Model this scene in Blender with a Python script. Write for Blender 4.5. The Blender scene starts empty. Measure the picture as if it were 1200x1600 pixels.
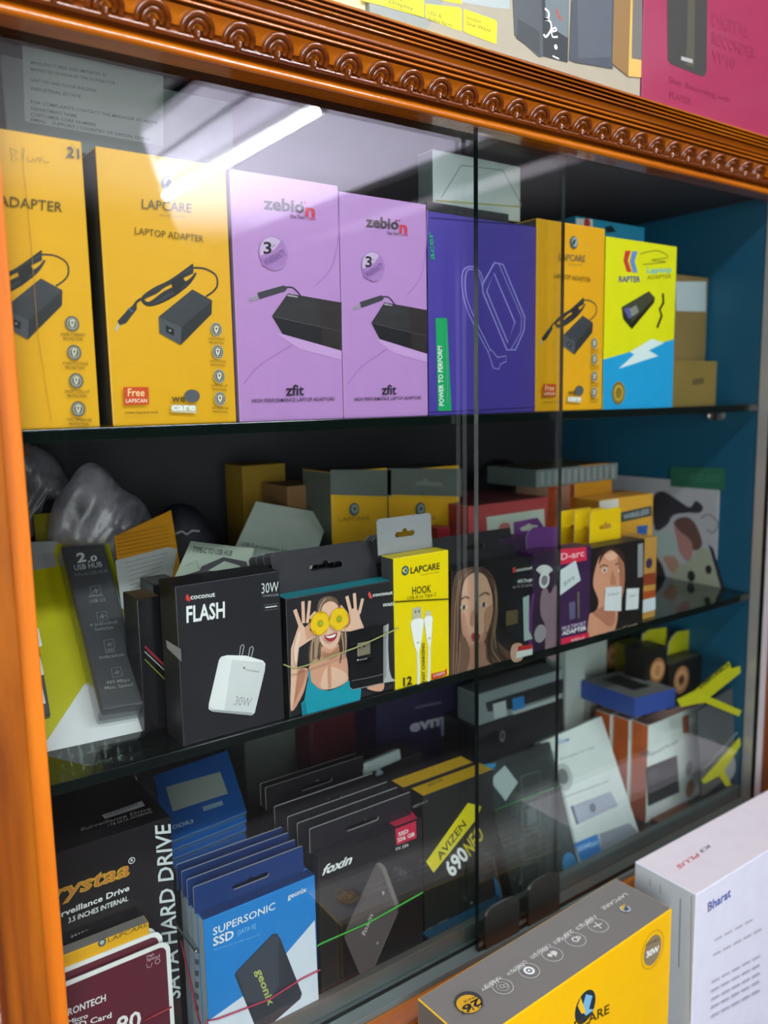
import bpy, bmesh, math, random
from mathutils import Vector, Matrix
from mathutils.geometry import tessellate_polygon
random.seed(4)
S = bpy.context.scene
COL = S.collection
V3 = Vector
# ---------------------------------------------------------------- camera, light, exposure
F_PX = 1273.0
CAM = V3((0, -0.5, 0))
RX = V3((0.81270337, -0.58241242, -0.01757849))      # camera right in the world
RD = V3((-0.0957184, -0.1036861, -0.98999353))       # camera down
RF = V3((0.57476188, 0.80625366, -0.14001363))       # camera forward
cd = bpy.data.cameras.new('camera')
cam = bpy.data.objects.new('camera', cd); COL.objects.link(cam)
m = Matrix((RX, -RD, -RF)).transposed().to_4x4(); m.translation = CAM
cam.matrix_world = m
cd.sensor_fit = 'VERTICAL'; cd.sensor_height = 36.0; cd.sensor_width = 27.0
cd.lens = F_PX / 1600 * 36.0
cd.clip_start = 0.01
cd.dof.use_dof = True; cd.dof.focus_distance = 0.575; cd.dof.aperture_fstop = 5.0
S.camera = cam
S.view_settings.view_transform = 'Standard'; S.view_settings.look = 'None'
S.view_settings.gamma = 1; S.view_settings.use_curve_mapping = False
S.view_settings.exposure = 0.45
S.cycles.transparent_max_bounces = 32
w = bpy.data.worlds.new('world'); S.world = w; w.use_nodes = True
w.node_tree.nodes['Background'].inputs[0].default_value = (0.75, 0.85, 1.0, 1)
w.node_tree.nodes['Background'].inputs[1].default_value = 0.12
TUBE_E = 26.0          # radiance of the fluorescent tubes
def area(name, loc, target, size, power, color, spread=180):
    l = bpy.data.lights.new(name, 'AREA'); l.shape = 'RECTANGLE'; l.size, l.size_y = size
    l.energy = power; l.color = color; l.spread = math.radians(spread)
    o = bpy.data.objects.new(name, l); COL.objects.link(o); o.location = loc
    o.rotation_euler = (V3(target) - V3(loc)).to_track_quat('-Z', 'Y').to_euler()
    return o
area('shop_light', (0.40, -0.85, 0.84), (0.45, 0.0, -0.20), (1.3, 0.08), 11.0, (0.92, 0.97, 1.0))
area('front_fill', (-0.50, -1.45, -0.15), (0.45, 0.05, -0.28), (1.2, 1.0), 20.0, (0.95, 0.98, 1.0))  # added fill out of view, brightens the lower shelves from the front
area('added_ceiling_wash', (0.3, -4.4, -1.0), (1.75, -2.3, 0.92), (0.9, 0.9), 95.0, (0.96, 0.94, 1.0), 60)  # added unseen light that brightens the ceiling bay for its reflection

# ---------------------------------------------------------------- helpers
def ray(p): return RX * (p[0] - 600) + RD * (p[1] - 800) + RF * F_PX
def aty(p, y):
    r = ray(p); return CAM + r * ((y - CAM.y) / r.y)
def atz(p, z):
    r = ray(p); return CAM + r * ((z - CAM.z) / r.z)
def atx(p, x):
    r = ray(p); return CAM + r * ((x - CAM.x) / r.x)
def cm(ox, oy, s):
    def f(*pts):
        if len(pts) == 2 and not isinstance(pts[0], (tuple, list)): return (ox + pts[0] / s, oy + pts[1] / s)
        return [(ox + x / s, oy + y / s) for x, y in pts]
    return f
def lin(c): return c / 12.92 if c <= .04045 else ((c + .055) / 1.055) ** 2.4
def hexc(h): return tuple(lin(int(h[i:i + 2], 16) / 255) for i in (0, 2, 4)) + (1,)
MATS = {}
def M(h, rough=.45, spec=.5, metal=0.0, var=.06, coat=0.0, emit=0.0, alpha=None, scale=60, bump=0.0):
    key = (h, rough, spec, metal, var, coat, emit, alpha, scale, bump)
    if key in MATS: return MATS[key]
    mt = bpy.data.materials.new('paint_' + h); mt.use_nodes = True; nt = mt.node_tree; N = nt.nodes; L = nt.links
    b = N['Principled BSDF']
    tc = N.new('ShaderNodeTexCoord'); no = N.new('ShaderNodeTexNoise'); no.inputs['Scale'].default_value = scale
    no.inputs['Detail'].default_value = 4
    L.new(tc.outputs['Object'], no.inputs['Vector'])
    c = hexc(h); mx = N.new('ShaderNodeMix'); mx.data_type = 'RGBA'
    mx.inputs[6].default_value = tuple(min(1, v * (1 - var)) for v in c[:3]) + (1,)
    mx.inputs[7].default_value = tuple(min(1, v * (1 + var)) for v in c[:3]) + (1,)
    L.new(no.outputs['Fac'], mx.inputs[0]); L.new(mx.outputs[2], b.inputs['Base Color'])
    b.inputs['Roughness'].default_value = rough; b.inputs['Metallic'].default_value = metal
    b.inputs['Specular IOR Level'].default_value = spec; b.inputs['Coat Weight'].default_value = coat
    b.inputs['Coat Roughness'].default_value = .12
    if bump:
        bp = N.new('ShaderNodeBump'); bp.inputs['Strength'].default_value = bump; bp.inputs['Distance'].default_value = .002
        L.new(no.outputs['Fac'], bp.inputs['Height']); L.new(bp.outputs[0], b.inputs['Normal'])
    if emit:
        b.inputs['Emission Color'].default_value = c; b.inputs['Emission Strength'].default_value = emit
    if alpha is not None: b.inputs['Alpha'].default_value = alpha
    MATS[key] = mt; return mt
def facing_mix(name, tint, base=.04, rough=.0, body=None, bodyf=0.0, gl=(1, 1, 1, 1), noise=0.0):
    """thin clear sheet: transparent + glossy by viewing angle, optional diffuse body"""
    mt = bpy.data.materials.new(name); mt.use_nodes = True; nt = mt.node_tree; N = nt.nodes; L = nt.links
    N.remove(N['Principled BSDF']); out = N['Material Output']
    t = N.new('ShaderNodeBsdfTransparent'); t.inputs[0].default_value = tint + (1,)
    g = N.new('ShaderNodeBsdfGlossy'); g.inputs['Roughness'].default_value = rough; g.inputs[0].default_value = gl
    lw = N.new('ShaderNodeLayerWeight'); lw.inputs[0].default_value = .5
    pw = N.new('ShaderNodeMath'); pw.operation = 'POWER'; pw.inputs[1].default_value = 5
    L.new(lw.outputs['Facing'], pw.inputs[0])
    ml = N.new('ShaderNodeMath'); ml.operation = 'MULTIPLY_ADD'; ml.inputs[1].default_value = 1 - base; ml.inputs[2].default_value = base
    L.new(pw.outputs[0], ml.inputs[0])
    first = t
    if body:
        d = N.new('ShaderNodeBsdfDiffuse'); d.inputs[0].default_value = hexc(body)
        mb = N.new('ShaderNodeMixShader'); mb.inputs[0].default_value = bodyf
        if noise:
            tc = N.new('ShaderNodeTexCoord'); no = N.new('ShaderNodeTexNoise'); no.inputs['Scale'].default_value = noise
            no.inputs['Detail'].default_value = 5; L.new(tc.outputs['Object'], no.inputs['Vector'])
            mp = N.new('ShaderNodeMapRange'); mp.inputs[1].default_value = .35; mp.inputs[2].default_value = .7
            mp.inputs[3].default_value = bodyf * .25; mp.inputs[4].default_value = min(1, bodyf * 1.9)
            L.new(no.outputs['Fac'], mp.inputs[0]); L.new(mp.outputs[0], mb.inputs[0])
        L.new(t.outputs[0], mb.inputs[1]); L.new(d.outputs[0], mb.inputs[2]); first = mb
    mx = N.new('ShaderNodeMixShader')
    L.new(ml.outputs[0], mx.inputs[0]); L.new(first.outputs[0], mx.inputs[1]); L.new(g.outputs[0], mx.inputs[2])
    L.new(mx.outputs[0], out.inputs['Surface'])
    return mt
def wood(name, c1, c2, c3, rough=.18, axis='X', sc=1.0):
    mt = bpy.data.materials.new(name); mt.use_nodes = True; nt = mt.node_tree; N = nt.nodes; L = nt.links
    b = N['Principled BSDF']; tc = N.new('ShaderNodeTexCoord'); mp = N.new('ShaderNodeMapping')
    s = {'X': (2, 22, 22), 'Z': (22, 22, 2)}[axis]; mp.inputs['Scale'].default_value = tuple(v * sc for v in s)
    L.new(tc.outputs['Object'], mp.inputs[0])
    no = N.new('ShaderNodeTexNoise'); no.inputs['Scale'].default_value = 3; no.inputs['Detail'].default_value = 7; no.inputs['Distortion'].default_value = .5
    L.new(mp.outputs[0], no.inputs['Vector'])
    cr = N.new('ShaderNodeValToRGB'); cr.color_ramp.elements[0].position = .3; cr.color_ramp.elements[0].color = hexc(c1)
    cr.color_ramp.elements[1].position = .72; cr.color_ramp.elements[1].color = hexc(c3)
    e = cr.color_ramp.elements.new(.5); e.color = hexc(c2)
    L.new(no.outputs['Fac'], cr.inputs[0]); L.new(cr.outputs[0], b.inputs['Base Color'])
    b.inputs['Roughness'].default_value = rough + .12; b.inputs['Coat Weight'].default_value = 1.0; b.inputs['Coat Roughness'].default_value = rough * .5
    n2 = N.new('ShaderNodeTexNoise'); n2.inputs['Scale'].default_value = 260; L.new(tc.outputs['Object'], n2.inputs['Vector'])
    bp = N.new('ShaderNodeBump'); bp.inputs['Strength'].default_value = .22; bp.inputs['Distance'].default_value = .0005
    L.new(n2.outputs['Fac'], bp.inputs['Height']); L.new(bp.outputs[0], b.inputs['Normal']); L.new(bp.outputs[0], b.inputs['Coat Normal'])
    return mt

def mesh_obj(name, V, F, mats, root=None, fm=None, smooth=False, parent=None):
    org = V3(root.location) if root else V3((0, 0, 0))
    me = bpy.data.meshes.new(name); me.from_pydata([tuple(V3(v) - org) for v in V], [], F)
    if not isinstance(mats, (list, tuple)): mats = [mats]
    for x in mats: me.materials.append(x)
    if fm:
        for p, k in zip(me.polygons, fm): p.material_index = k
    if smooth:
        for p in me.polygons: p.use_smooth = True
    me.update()
    o = bpy.data.objects.new(name, me); COL.objects.link(o)
    if parent or root: o.parent = parent or root
    return o
def thing(name, label, cat, loc, group=None):
    o = bpy.data.objects.new(name, None); COL.objects.link(o); o.location = loc; o.empty_display_size = .02
    o['label'] = label; o['category'] = cat
    if group: o['group'] = group
    return o
def tag(o, label, cat, group=None):
    o['label'] = label; o['category'] = cat
    if group: o['group'] = group
    return o
def hexa(c8, bevel=0.0):
    """8 corners: bottom fl fr br bl, top fl fr br bl -> verts, faces, face side index 0 front 1 right 2 back 3 left 4 top 5 bottom"""
    bm = bmesh.new(); vs = [bm.verts.new(c) for c in c8]
    fs = [(0, 1, 5, 4), (1, 2, 6, 5), (2, 3, 7, 6), (3, 0, 4, 7), (4, 5, 6, 7), (3, 2, 1, 0)]
    for k, f in enumerate(fs):
        ff = bm.faces.new([vs[i] for i in f]); ff.material_index = k
    if bevel:
        bmesh.ops.bevel(bm, geom=bm.edges[:] , offset=bevel, segments=2, profile=.5, affect='EDGES')
    bm.verts.index_update()
    V = [v.co.copy() for v in bm.verts]; F = [[v.index for v in f.verts] for f in bm.faces]; fm = [f.material_index for f in bm.faces]
    bm.free(); return V, F, fm
def box_mesh(name, x0, x1, y0, y1, z0, z1, mat, root=None, bevel=.0, parent=None, side=None):
    V, F, fm = hexa([(x0, y0, z0), (x1, y0, z0), (x1, y1, z0), (x0, y1, z0), (x0, y0, z1), (x1, y0, z1), (x1, y1, z1), (x0, y1, z1)], bevel)
    if side: return mesh_obj(name, V, F, side, root, fm, parent=parent)
    return mesh_obj(name, V, F, mat, root, parent=parent)

class Face:
    def __init__(s, O, U, V, w, h):
        s.O, s.U, s.V, s.w, s.h = V3(O), V3(U).normalized(), V3(V).normalized(), w, h
        s.N = s.U.cross(s.V).normalized(); s.src = None; s.layer = 0
        d = (s.U.dot(s.V)); s.d = d
    def q0(s, p):
        r = ray(p); t = (s.O - CAM).dot(s.N) / r.dot(s.N); P = CAM + r * t - s.O
        a, b, d = P.dot(s.U), P.dot(s.V), s.d
        return ((a - b * d) / (1 - d * d), (b - a * d) / (1 - d * d))
    def q(s, p):
        if s.src:
            u, v = s.src.q0(p); return (u * s.w / s.src.w, v * s.h / s.src.h)
        return s.q0(p)
    def P(s, u, v, l=0.0): return s.O + s.U * u + s.V * v + s.N * l
def smooth_pts(pts, n=4, closed=True):
    out = []; k = len(pts)
    for i in range(k if closed else k - 1):
        if closed: a, b, c, d = pts[i - 1], pts[i], pts[(i + 1) % k], pts[(i + 2) % k]
        else: a, b, c, d = pts[max(i - 1, 0)], pts[i], pts[i + 1], pts[min(i + 2, k - 1)]
        for j in range(n):
            t = j / n
            out.append(tuple(.5 * ((2 * b[q]) + (-a[q] + c[q]) * t + (2 * a[q] - 5 * b[q] + 4 * c[q] - d[q]) * t * t + (-a[q] + 3 * b[q] - 3 * c[q] + d[q]) * t ** 3) for q in (0, 1)))
    if not closed: out.append(pts[-1])
    return out
TXT = {}
def glyphs(s, bold=0.0):
    bold *= .6; k = (s, bold)
    if k not in TXT:
        c = bpy.data.curves.new('lettering', 'FONT'); c.body = s; c.size = 1; c.resolution_u = 2; c.offset = bold
        o = bpy.data.objects.new('lettering', c); me = bpy.data.meshes.new_from_object(o)
        vs = [(v.co.x, v.co.y) for v in me.vertices]; fs = [list(p.vertices) for p in me.polygons]
        bpy.data.objects.remove(o); bpy.data.meshes.remove(me); bpy.data.curves.remove(c)
        x0 = min(v[0] for v in vs); x1 = max(v[0] for v in vs)
        top = .70
        TXT[k] = ([((x - x0) / (x1 - x0), y / top) for x, y in vs], fs)
    return TXT[k]
class Ink:
    def __init__(s, name, face, root, parent=None, px=True):
        s.n, s.f, s.root, s.par = name, face, root, parent
        s.V, s.F, s.fm, s.m = [], [], [], []
        s.map = face.q if px else (lambda p: (p[0] * face.w, p[1] * face.h))
    def mi(s, m):
        if m not in s.m: s.m.append(m)
        return s.m.index(m)
    def lay(s):
        s.f.layer += 1; return .00012 + .00004 * s.f.layer
    def raw(s, uv, faces, m):
        l = s.lay(); b = len(s.V); k = s.mi(m)
        for u, v in uv: s.V.append(s.f.P(u, v, l))
        for f in faces: s.F.append([b + i for i in f]); s.fm.append(k)
        return s
    def poly(s, pts, m, sm=False):
        if sm: pts = smooth_pts(pts)
        uv = [s.map(p) for p in pts]
        tr = tessellate_polygon([[V3((u, v, 0)) for u, v in uv]])
        fs = []
        for a, b, c in tr:
            A, B, Cc = uv[a], uv[b], uv[c]
            if (B[0] - A[0]) * (Cc[1] - A[1]) - (B[1] - A[1]) * (Cc[0] - A[0]) < 0: b, c = c, b
            fs.append((a, b, c))
        return s.raw(uv, fs, m)
    def circ(s, c, r, m, asp=1.0, inner=0.0, n=28):
        cu, cv = s.map(c); eu, ev = s.map((c[0] + r, c[1])) if s.map == s.f.q else s.map((c[0] + r, c[1]))
        R = math.hypot(eu - cu, ev - cv)
        o = [(cu + R * math.cos(2 * math.pi * i / n), cv + R * asp * math.sin(2 * math.pi * i / n)) for i in range(n)]
        if inner:
            q = [(cu + R * inner * math.cos(2 * math.pi * i / n), cv + R * inner * asp * math.sin(2 * math.pi * i / n)) for i in range(n)]
            return s.raw(o + q, [(i, (i + 1) % n, n + (i + 1) % n, n + i) for i in range(n)], m)
        return s.raw(o, [tuple(range(n))], m)
    def line(s, pts, wpx, m, closed=False, sm=False):
        if sm: pts = smooth_pts(pts, closed=closed)
        uv = [s.map(p) for p in pts]
        c0 = pts[0]; a = s.map(c0); b = s.map((c0[0] + wpx, c0[1])); W = math.hypot(a[0] - b[0], a[1] - b[1]) / 2
        n = len(uv); o = []
        for i in range(n):
            p = uv[i - 1] if (i > 0 or closed) else uv[i]; q = uv[(i + 1) % n] if (i < n - 1 or closed) else uv[i]
            dx, dy = q[0] - p[0], q[1] - p[1]; l = math.hypot(dx, dy) or 1; nx, ny = -dy / l * W, dx / l * W
            o += [(uv[i][0] - nx, uv[i][1] - ny), (uv[i][0] + nx, uv[i][1] + ny)]
        k = n if closed else n - 1
        return s.raw(o, [(2 * i, 2 * ((i + 1) % n), 2 * ((i + 1) % n) + 1, 2 * i + 1) for i in range(k)], m)
    def text(s, t, A, B, Cc, m, bold=0.0):
        g, fs = glyphs(t, bold); a, b, c = s.map(A), s.map(B), s.map(Cc)
        uv = [(a[0] + (b[0] - a[0]) * x + (c[0] - a[0]) * y, a[1] + (b[1] - a[1]) * x + (c[1] - a[1]) * y) for x, y in g]
        return s.raw(uv, fs, m)
    def done(s, label=None):
        if not s.F: return None
        o = mesh_obj(s.n, s.V, s.F, s.m, s.root, s.fm, parent=s.par)
        if label: o['label'] = label
        return o

class Carton:
    """box given by the image corners of its front face and the depth of its plane"""
    def __init__(s, name, label, cat, BL, BR, TL, y, z=None, yr=None, depth=.04, front=None, side=None, top=None, group=None, lean=0.0, bevel=.0006, h=None, part='carton_body', w=None):
        a = aty(BL, y); b = aty(BR, y if yr is None else yr)
        U = V3((b.x - a.x, b.y - a.y, 0)).normalized()
        if z is None: z = a.z
        a.z = z
        V = V3((0, 0, 1)); N = U.cross(V)
        V = (V * math.cos(lean) - N * math.sin(lean)).normalized()
        f = Face(a, U, V, 1, 1)
        s.w = w or f.q0(BR)[0]; s.h = h or f.q0(TL)[1]; s.d = depth
        f.w, f.h = s.w, s.h; s.front = f; N = f.N
        s.build(name, label, cat, a, U, V, -N, depth, front, side, top, group, bevel, part)
    def build(s, name, label, cat, a, U, V, B, depth, front, side, top, group, bevel, part):
        D = B * depth; w, h = s.w, s.h
        c = [a, a + U * w, a + U * w + D, a + D]; c += [p + V * h for p in c]
        s.c = c
        mid = (c[0] + c[1] + c[2] + c[3]) / 4
        if name: s.root = thing(name, label, cat, mid, group)
        else: s.root = None
        side = side or front; top = top or side
        Vv, F, fm = hexa(c, bevel)
        s.body = mesh_obj(part, Vv, F, [front, side, side, side, top, side], s.root, fm)
        s.left = Face(c[3], -D, V, depth, h)          # seen from the left: u runs from back to front
        s.top = Face(c[4], U, D, w, depth)
        s.front = Face(a, U, V, w, h)
class Slab(Carton):
    """leaning card or box through three world points (bottom left, bottom right, top left), thickness goes backwards"""
    def __init__(s, name, label, cat, P0, P1, P2, depth, front, side=None, top=None, group=None, bevel=.0005, part='carton_body'):
        P0, P1, P2 = V3(P0), V3(P1), V3(P2)
        U = (P1 - P0); s.w = U.length; U = U.normalized(); V = P2 - P0; s.h = V.length; V = V.normalized(); s.d = depth
        s.build(name, label, cat, P0, U, V, -(U.cross(V)).normalized(), depth, front, side, top, group, bevel, part)

def sheet(name, face, outer, holes, mat, root, thick=.0006, px=True, lift=0.0, parent=None, sm=False):
    """thin card cut-out with real thickness; outlines in the plane of face"""
    mp = face.q if px else (lambda p: p)
    loops = [[mp(p) for p in (smooth_pts(l) if sm else l)] for l in [outer] + list(holes)]
    tr = tessellate_polygon([[V3((u, v, 0)) for u, v in l] for l in loops])
    flat = [p for l in loops for p in l]; n = len(flat)
    V = [face.P(u, v, lift) for u, v in flat] + [face.P(u, v, lift - thick) for u, v in flat]
    F = [tuple(t) for t in tr] + [tuple(n + i for i in reversed(t)) for t in tr]
    b = 0
    for l in loops:
        k = len(l)
        for i in range(k): F.append((b + i, b + (i + 1) % k, n + b + (i + 1) % k, n + b + i))
        b += k
    o = mesh_obj(name, V, F, [mat, M('b4b4ae', .6)] if name == 'hang_tab' else mat, root, [0] * (2 * len(tr)) + [1] * (len(F) - 2 * len(tr)), parent=parent)
    bm = bmesh.new(); bm.from_mesh(o.data); bmesh.ops.recalc_face_normals(bm, faces=bm.faces[:]); bm.to_mesh(o.data); bm.free()
    return o
def tube(name, pts, r, mat, root=None, n=8, parent=None, rs=None):
    pts = [V3(p) for p in pts]; V = []; F = []
    up = V3((0.13, 0.2, 1)).normalized()
    for i, p in enumerate(pts):
        d = (pts[min(i + 1, len(pts) - 1)] - pts[max(i - 1, 0)]).normalized()
        a = d.cross(up)
        if a.length < 1e-3: a = d.cross(V3((1, 0, 0)))
        a.normalize(); b = d.cross(a).normalized(); rr = rs[i] if rs else r
        for k in range(n):
            t = 2 * math.pi * k / n; V.append(p + a * (rr * math.cos(t)) + b * (rr * math.sin(t)))
    for i in range(len(pts) - 1):
        for k in range(n): F.append((i * n + k, i * n + (k + 1) % n, (i + 1) * n + (k + 1) % n, (i + 1) * n + k))
    F.append(tuple(range(n))); F.append(tuple(reversed(range(len(V) - n, len(V)))))
    return mesh_obj(name, V, F, mat, root, smooth=True, parent=parent)
def kids(o): return [c for c in bpy.data.objects if c.parent == o]
def copy_tree(o, off, label=None, only=None):
    ch = kids(o)
    c = o.copy(); COL.objects.link(c); c.location = o.location + V3(off)
    if label: c['label'] = label
    for k in ch:
        if only and k.name.split('.')[0] not in only: continue
        d = k.copy(); COL.objects.link(d); d.parent = c
        for g in [x for x in kids(k)]:
            e = g.copy(); COL.objects.link(e); e.parent = d
    return c
def euro_slot(face, cu, cv, w, h):
    """outline of a hang hole: flat slot with a rounded hump"""
    pts = []
    for i in range(7): t = math.pi / 2 + math.pi * i / 6; pts.append((cu - w / 2 + h / 2 + math.cos(t) * h / 2, cv + math.sin(t) * h / 2))
    for i in range(7): t = -math.pi / 2 + math.pi * i / 6; pts.append((cu + w / 2 - h / 2 + math.cos(t) * h / 2, cv + math.sin(t) * h / 2))
    for i in range(7): t = math.pi * i / 6; pts.append((cu + math.cos(t) * h * .62, cv + h * .42 + math.sin(t) * h * .62))
    return pts
def hang_tab(root, mat, x0, x1, y, z0, z1, lean=0.0, slot=.035, chamfer=.004, lean_top=0.0, parent=None, hmat=None):
    f = Face((x0, y, z0), (1, 0, 0), (0, math.sin(lean), math.cos(lean)), x1 - x0, (z1 - z0) / math.cos(lean))
    h = f.h; w = f.w; c = chamfer
    return sheet('hang_tab', f, [(0, 0), (w, 0), (w, h - c), (w - c, h), (c, h), (0, h - c)], [euro_slot(f, w / 2, h * .5, slot, .0045)], mat, root, px=False, parent=parent)

# ---------------------------------------------------------------- shared paints
W = M('e9ece9'); K = M('1b1b1e', .4); DK = M('101113', .5); YEL = M('e6ac0c', .4, coat=.15, var=.04); DGREY = M('3a3a3c'); GREY = M('77777a')
RED = M('c8242c'); WHITE = M('f2f4f2', .4)
GLASS = facing_mix('window_glass', (.94, .96, .95), .065)
EDGE = M('0d1714', .15, coat=.4)
SHELFGL = facing_mix('smoked_shelf_glass', (.42, .50, .47), .06, body='16211e', bodyf=.35)
CLEAR = facing_mix('clear_plastic', (.9, .92, .92), .07, .08, body='c8ccd0', bodyf=.06)
WOODM = wood('varnished_moulding_wood', '984a04', 'b45e06', 'c87008', .14, 'X')
WOODD = wood('dark_stained_moulding_wood', '4c1c04', '6c3006', '844008', .10, 'X')
WOODP = wood('varnished_post_wood', '7c3a04', '9c5006', 'b46408', .22, 'Z')
WOODE = wood('orange_lipping_wood', 'c86404', 'd87206', 'e47e0a', .3, 'Z')
TEAL = M('0b5674', .5, var=.12, scale=14); 

# ================================================================ SETTING
def struct(o): o['kind'] = 'structure'; return o
HC = .92
LIGHTC = M('d9d3e6', .75, var=.03, scale=6)
struct(box_mesh('floor', -4, 4.5, -5.2, 1.2, -1.32, -1.28, M('34302c', .5, scale=5)))
struct(box_mesh('ceiling', -4, 4.5, -5.2, 1.2, HC + .10, HC + .14, M('4c4a4e', .8)))
struct(box_mesh('wall_back', -4, 4.5, 1.2, 1.25, -1.32, HC + .14, M('787878', .8)))
struct(box_mesh('wall_front', -4, 4.5, -5.25, -5.2, -1.32, HC + .14, M('2c2830', .8)))
struct(box_mesh('wall_right', 4.5, 4.55, -5.2, 1.2, -1.32, HC + .14, M('3a3036', .8)))
struct(box_mesh('wall_left', -4.05, -4, -5.2, 1.2, -1.32, HC + .14, M('55555a', .8)))
# lowered ceiling bay reflected in the pane; far edge slanted to end that reflection
struct(mesh_obj('trim_1', *hexa([(1.07, -2.42, HC), (2.12, -4.6, HC), (2.12, -.9, HC), (1.07, -.9, HC), (1.07, -2.42, HC + .03), (2.12, -4.6, HC + .03), (2.12, -.9, HC + .03), (1.07, -.9, HC + .03)])[:2], LIGHTC))
struct(box_mesh('trim_2', 2.12, 2.42, -4.4, -.9, HC - .03, HC + .02, M('1c191c', .6)))
struct(box_mesh('trim_3', 2.42, 2.62, -4.4, -.9, HC - .01, HC + .02, M('a39aa2', .6)))
struct(box_mesh('trim_4', 1.20, 1.215, -2.65, -.9, HC - .012, HC, M('8a8494', .6)))
def tube_light(x, y0, y1, z, label, r=.017, along='Y', E=TUBE_E):
    t = thing('tube_light', label, 'light', ((x), (y0 + y1) / 2, z + .03))
    e = M('f4f8ff', emit=E)
    P = (lambda q: (x, q, z)) if along == 'Y' else (lambda q: (q, x, z))
    if along != 'Y': t.location = ((y0 + y1) / 2, x, z + .03)
    tube('lamp_tube', [P(y0 + .02), P(y1 - .02)], r, e, t, 12)
    for a, b in ((y0, y0 + .02), (y1 - .02, y1)): tube('end_cap', [P(a), P(b)], r * 1.15, M('b8bcc0', .3, metal=.6), t, 12)
    b = .012
    if along == 'Y': box_mesh('batten', x - .02, x + .02, y0, y1, z + r + .002, z + .045, M('d8d8dc', .5), t)
    else: box_mesh('batten', y0, y1, x - .02, x + .02, z + r + .002, z + .045, M('d8d8dc', .5), t)
    return t
tube_light(1.385, -3.04, -1.72, HC - .048, 'glowing white fluorescent tube reflected diagonally in the left glass pane', .013, E=60)

# ================================================================ DISPLAY CABINET
cab = thing('display_cabinet', 'glass fronted wooden display cabinet with carved orange brown moulding and two glass shelves', 'cabinet', (.49, .15, -.62))
ZT, ZB = .207, -.497
X0, X1 = .101, .878; YB = .30
Z1, Z2, ZF = -.0155, -.232, -.497
def profile_mould(name, r0, r1, y0, y1, ybase, x0=-.25, x1=1.35, flip=False):
    """r = z/(distance) ratio up the moulding; returns surface function"""
    def base(s):
        r = r0 + (r1 - r0) * s; y = y0 + (y1 - y0) * s; z = r * (.5 + y); return y, z
    def bump(s):
        d = 0
        for a, b, h in ((0, .115, .0045), (.118, .165, -.0035), (.175, .255, .0034), (.265, .29, -.001), (.50, .535, -.003), (.535, .575, .0022), (.575, .60, -.0022), (.60, .64, .0014), (.64, .66, -.0016), (.76, .79, -.0022), (.79, .825, .0026), (.825, .845, -.0016), (.845, .885, .0026), (.885, .905, -.0018), (.905, .945, .0028), (.945, .96, -.0018), (.96, 1, .003)):
            if a <= s < b: d = h * math.sqrt(max(0, 1 - (2 * (s - a) / (b - a) - 1) ** 2))
        if .66 <= s < .76: d += -.0014 * math.sin(math.pi * (s - .66) / .10)
        return d
    ys0, zs0 = base(0); ys1, zs1 = base(1)
    t = V3((0, ys1 - ys0, zs1 - zs0)).normalized(); n = V3((0, -t.z, t.y)) 
    if n.y > 0: n = -n
    pr = []
    for i in range(361):
        s = i / 360; y, z = base(s); d = bump(s); pr.append((y + n.y * d, z + n.z * d))
    lastz = pr[-1][1]; firstz = pr[0][1]
    pr += [(ybase, lastz), (ybase, firstz)]
    n_ = len(pr); V = [(x0, y, z) for y, z in pr] + [(x1, y, z) for y, z in pr]
    F = [(i, (i + 1) % n_, n_ + (i + 1) % n_, n_ + i) for i in range(n_)]
    fm = []
    for i in range(n_):
        s = i / 360
        fm.append(1 if (i < 361 and (.118 <= s < .30 or .50 <= s < .54 or .57 <= s < .605 or .635 <= s < .665 or .755 <= s < .795 or .82 <= s < .85 or .88 <= s < .91 or .94 <= s < .965)) else 0)
    o = mesh_obj(name, V, F, [WOODM, WOODD], cab, fm)
    return o, base, t, n
crown, cbase, ct, cn = profile_mould('crown_moulding', .414, .532, -.015, -.045, .0)
def make_scallop(c, t, n, parent, first=None):
    if first:
        o = first[0].copy(); COL.objects.link(o); o.location = first[0].location + V3((c[0] - first[1][0], 0, 0)); o.parent = parent
        o['_'] = 0; del o['_']; return o
    V = []; F = []; X = V3((1, 0, 0))
    def arc(R, r, a0, a1, off):
        b = len(V); n1, n2 = 16, 8
        for i in range(n1 + 1):
            a = a0 + (a1 - a0) * i / n1; d = X * math.cos(a) + t * math.sin(a)
            for k in range(n2):
                q = 2 * math.pi * k / n2; V.append(c + d * (R + r * math.cos(q)) + n * (off + r * math.sin(q)))
        for i in range(n1):
            for k in range(n2): F.append((b + i * n2 + k, b + i * n2 + (k + 1) % n2, b + (i + 1) * n2 + (k + 1) % n2, b + (i + 1) * n2 + k))
    arc(.0092, .0018, -.25, math.pi + .25, .0014); arc(.0053, .0017, -.3, math.pi + .3, .0012)
    b = len(V)
    for i in range(9):
        th = math.pi * i / 8
        for k in range(12):
            q = 2 * math.pi * k / 12
            V.append(c + X * (.0024 * math.sin(th) * math.cos(q)) + n * (.0058 * math.cos(th)) + t * (.0045 * math.sin(th) * math.sin(q) - .0022))
    for i in range(8):
        for k in range(12): F.append((b + i * 12 + k, b + i * 12 + (k + 1) % 12, b + (i + 1) * 12 + (k + 1) % 12, b + (i + 1) * 12 + k))
    return mesh_obj('carved_scallop', V, F, WOODD, cab, smooth=True, parent=parent)
def scallops(base, t, n, parent, s, xs):
    y, z = base(s); first = None
    for x in xs:
        c = V3((x, y, z))
        if first is None: first = (make_scallop(c, t, n, parent), c)
        else: make_scallop(c, t, n, parent, first)
scallops(cbase, ct, cn, crown, .30, [.1578 + .0268 * k - .0003 * k * k * .25 for k in range(-2, 27)])
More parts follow.
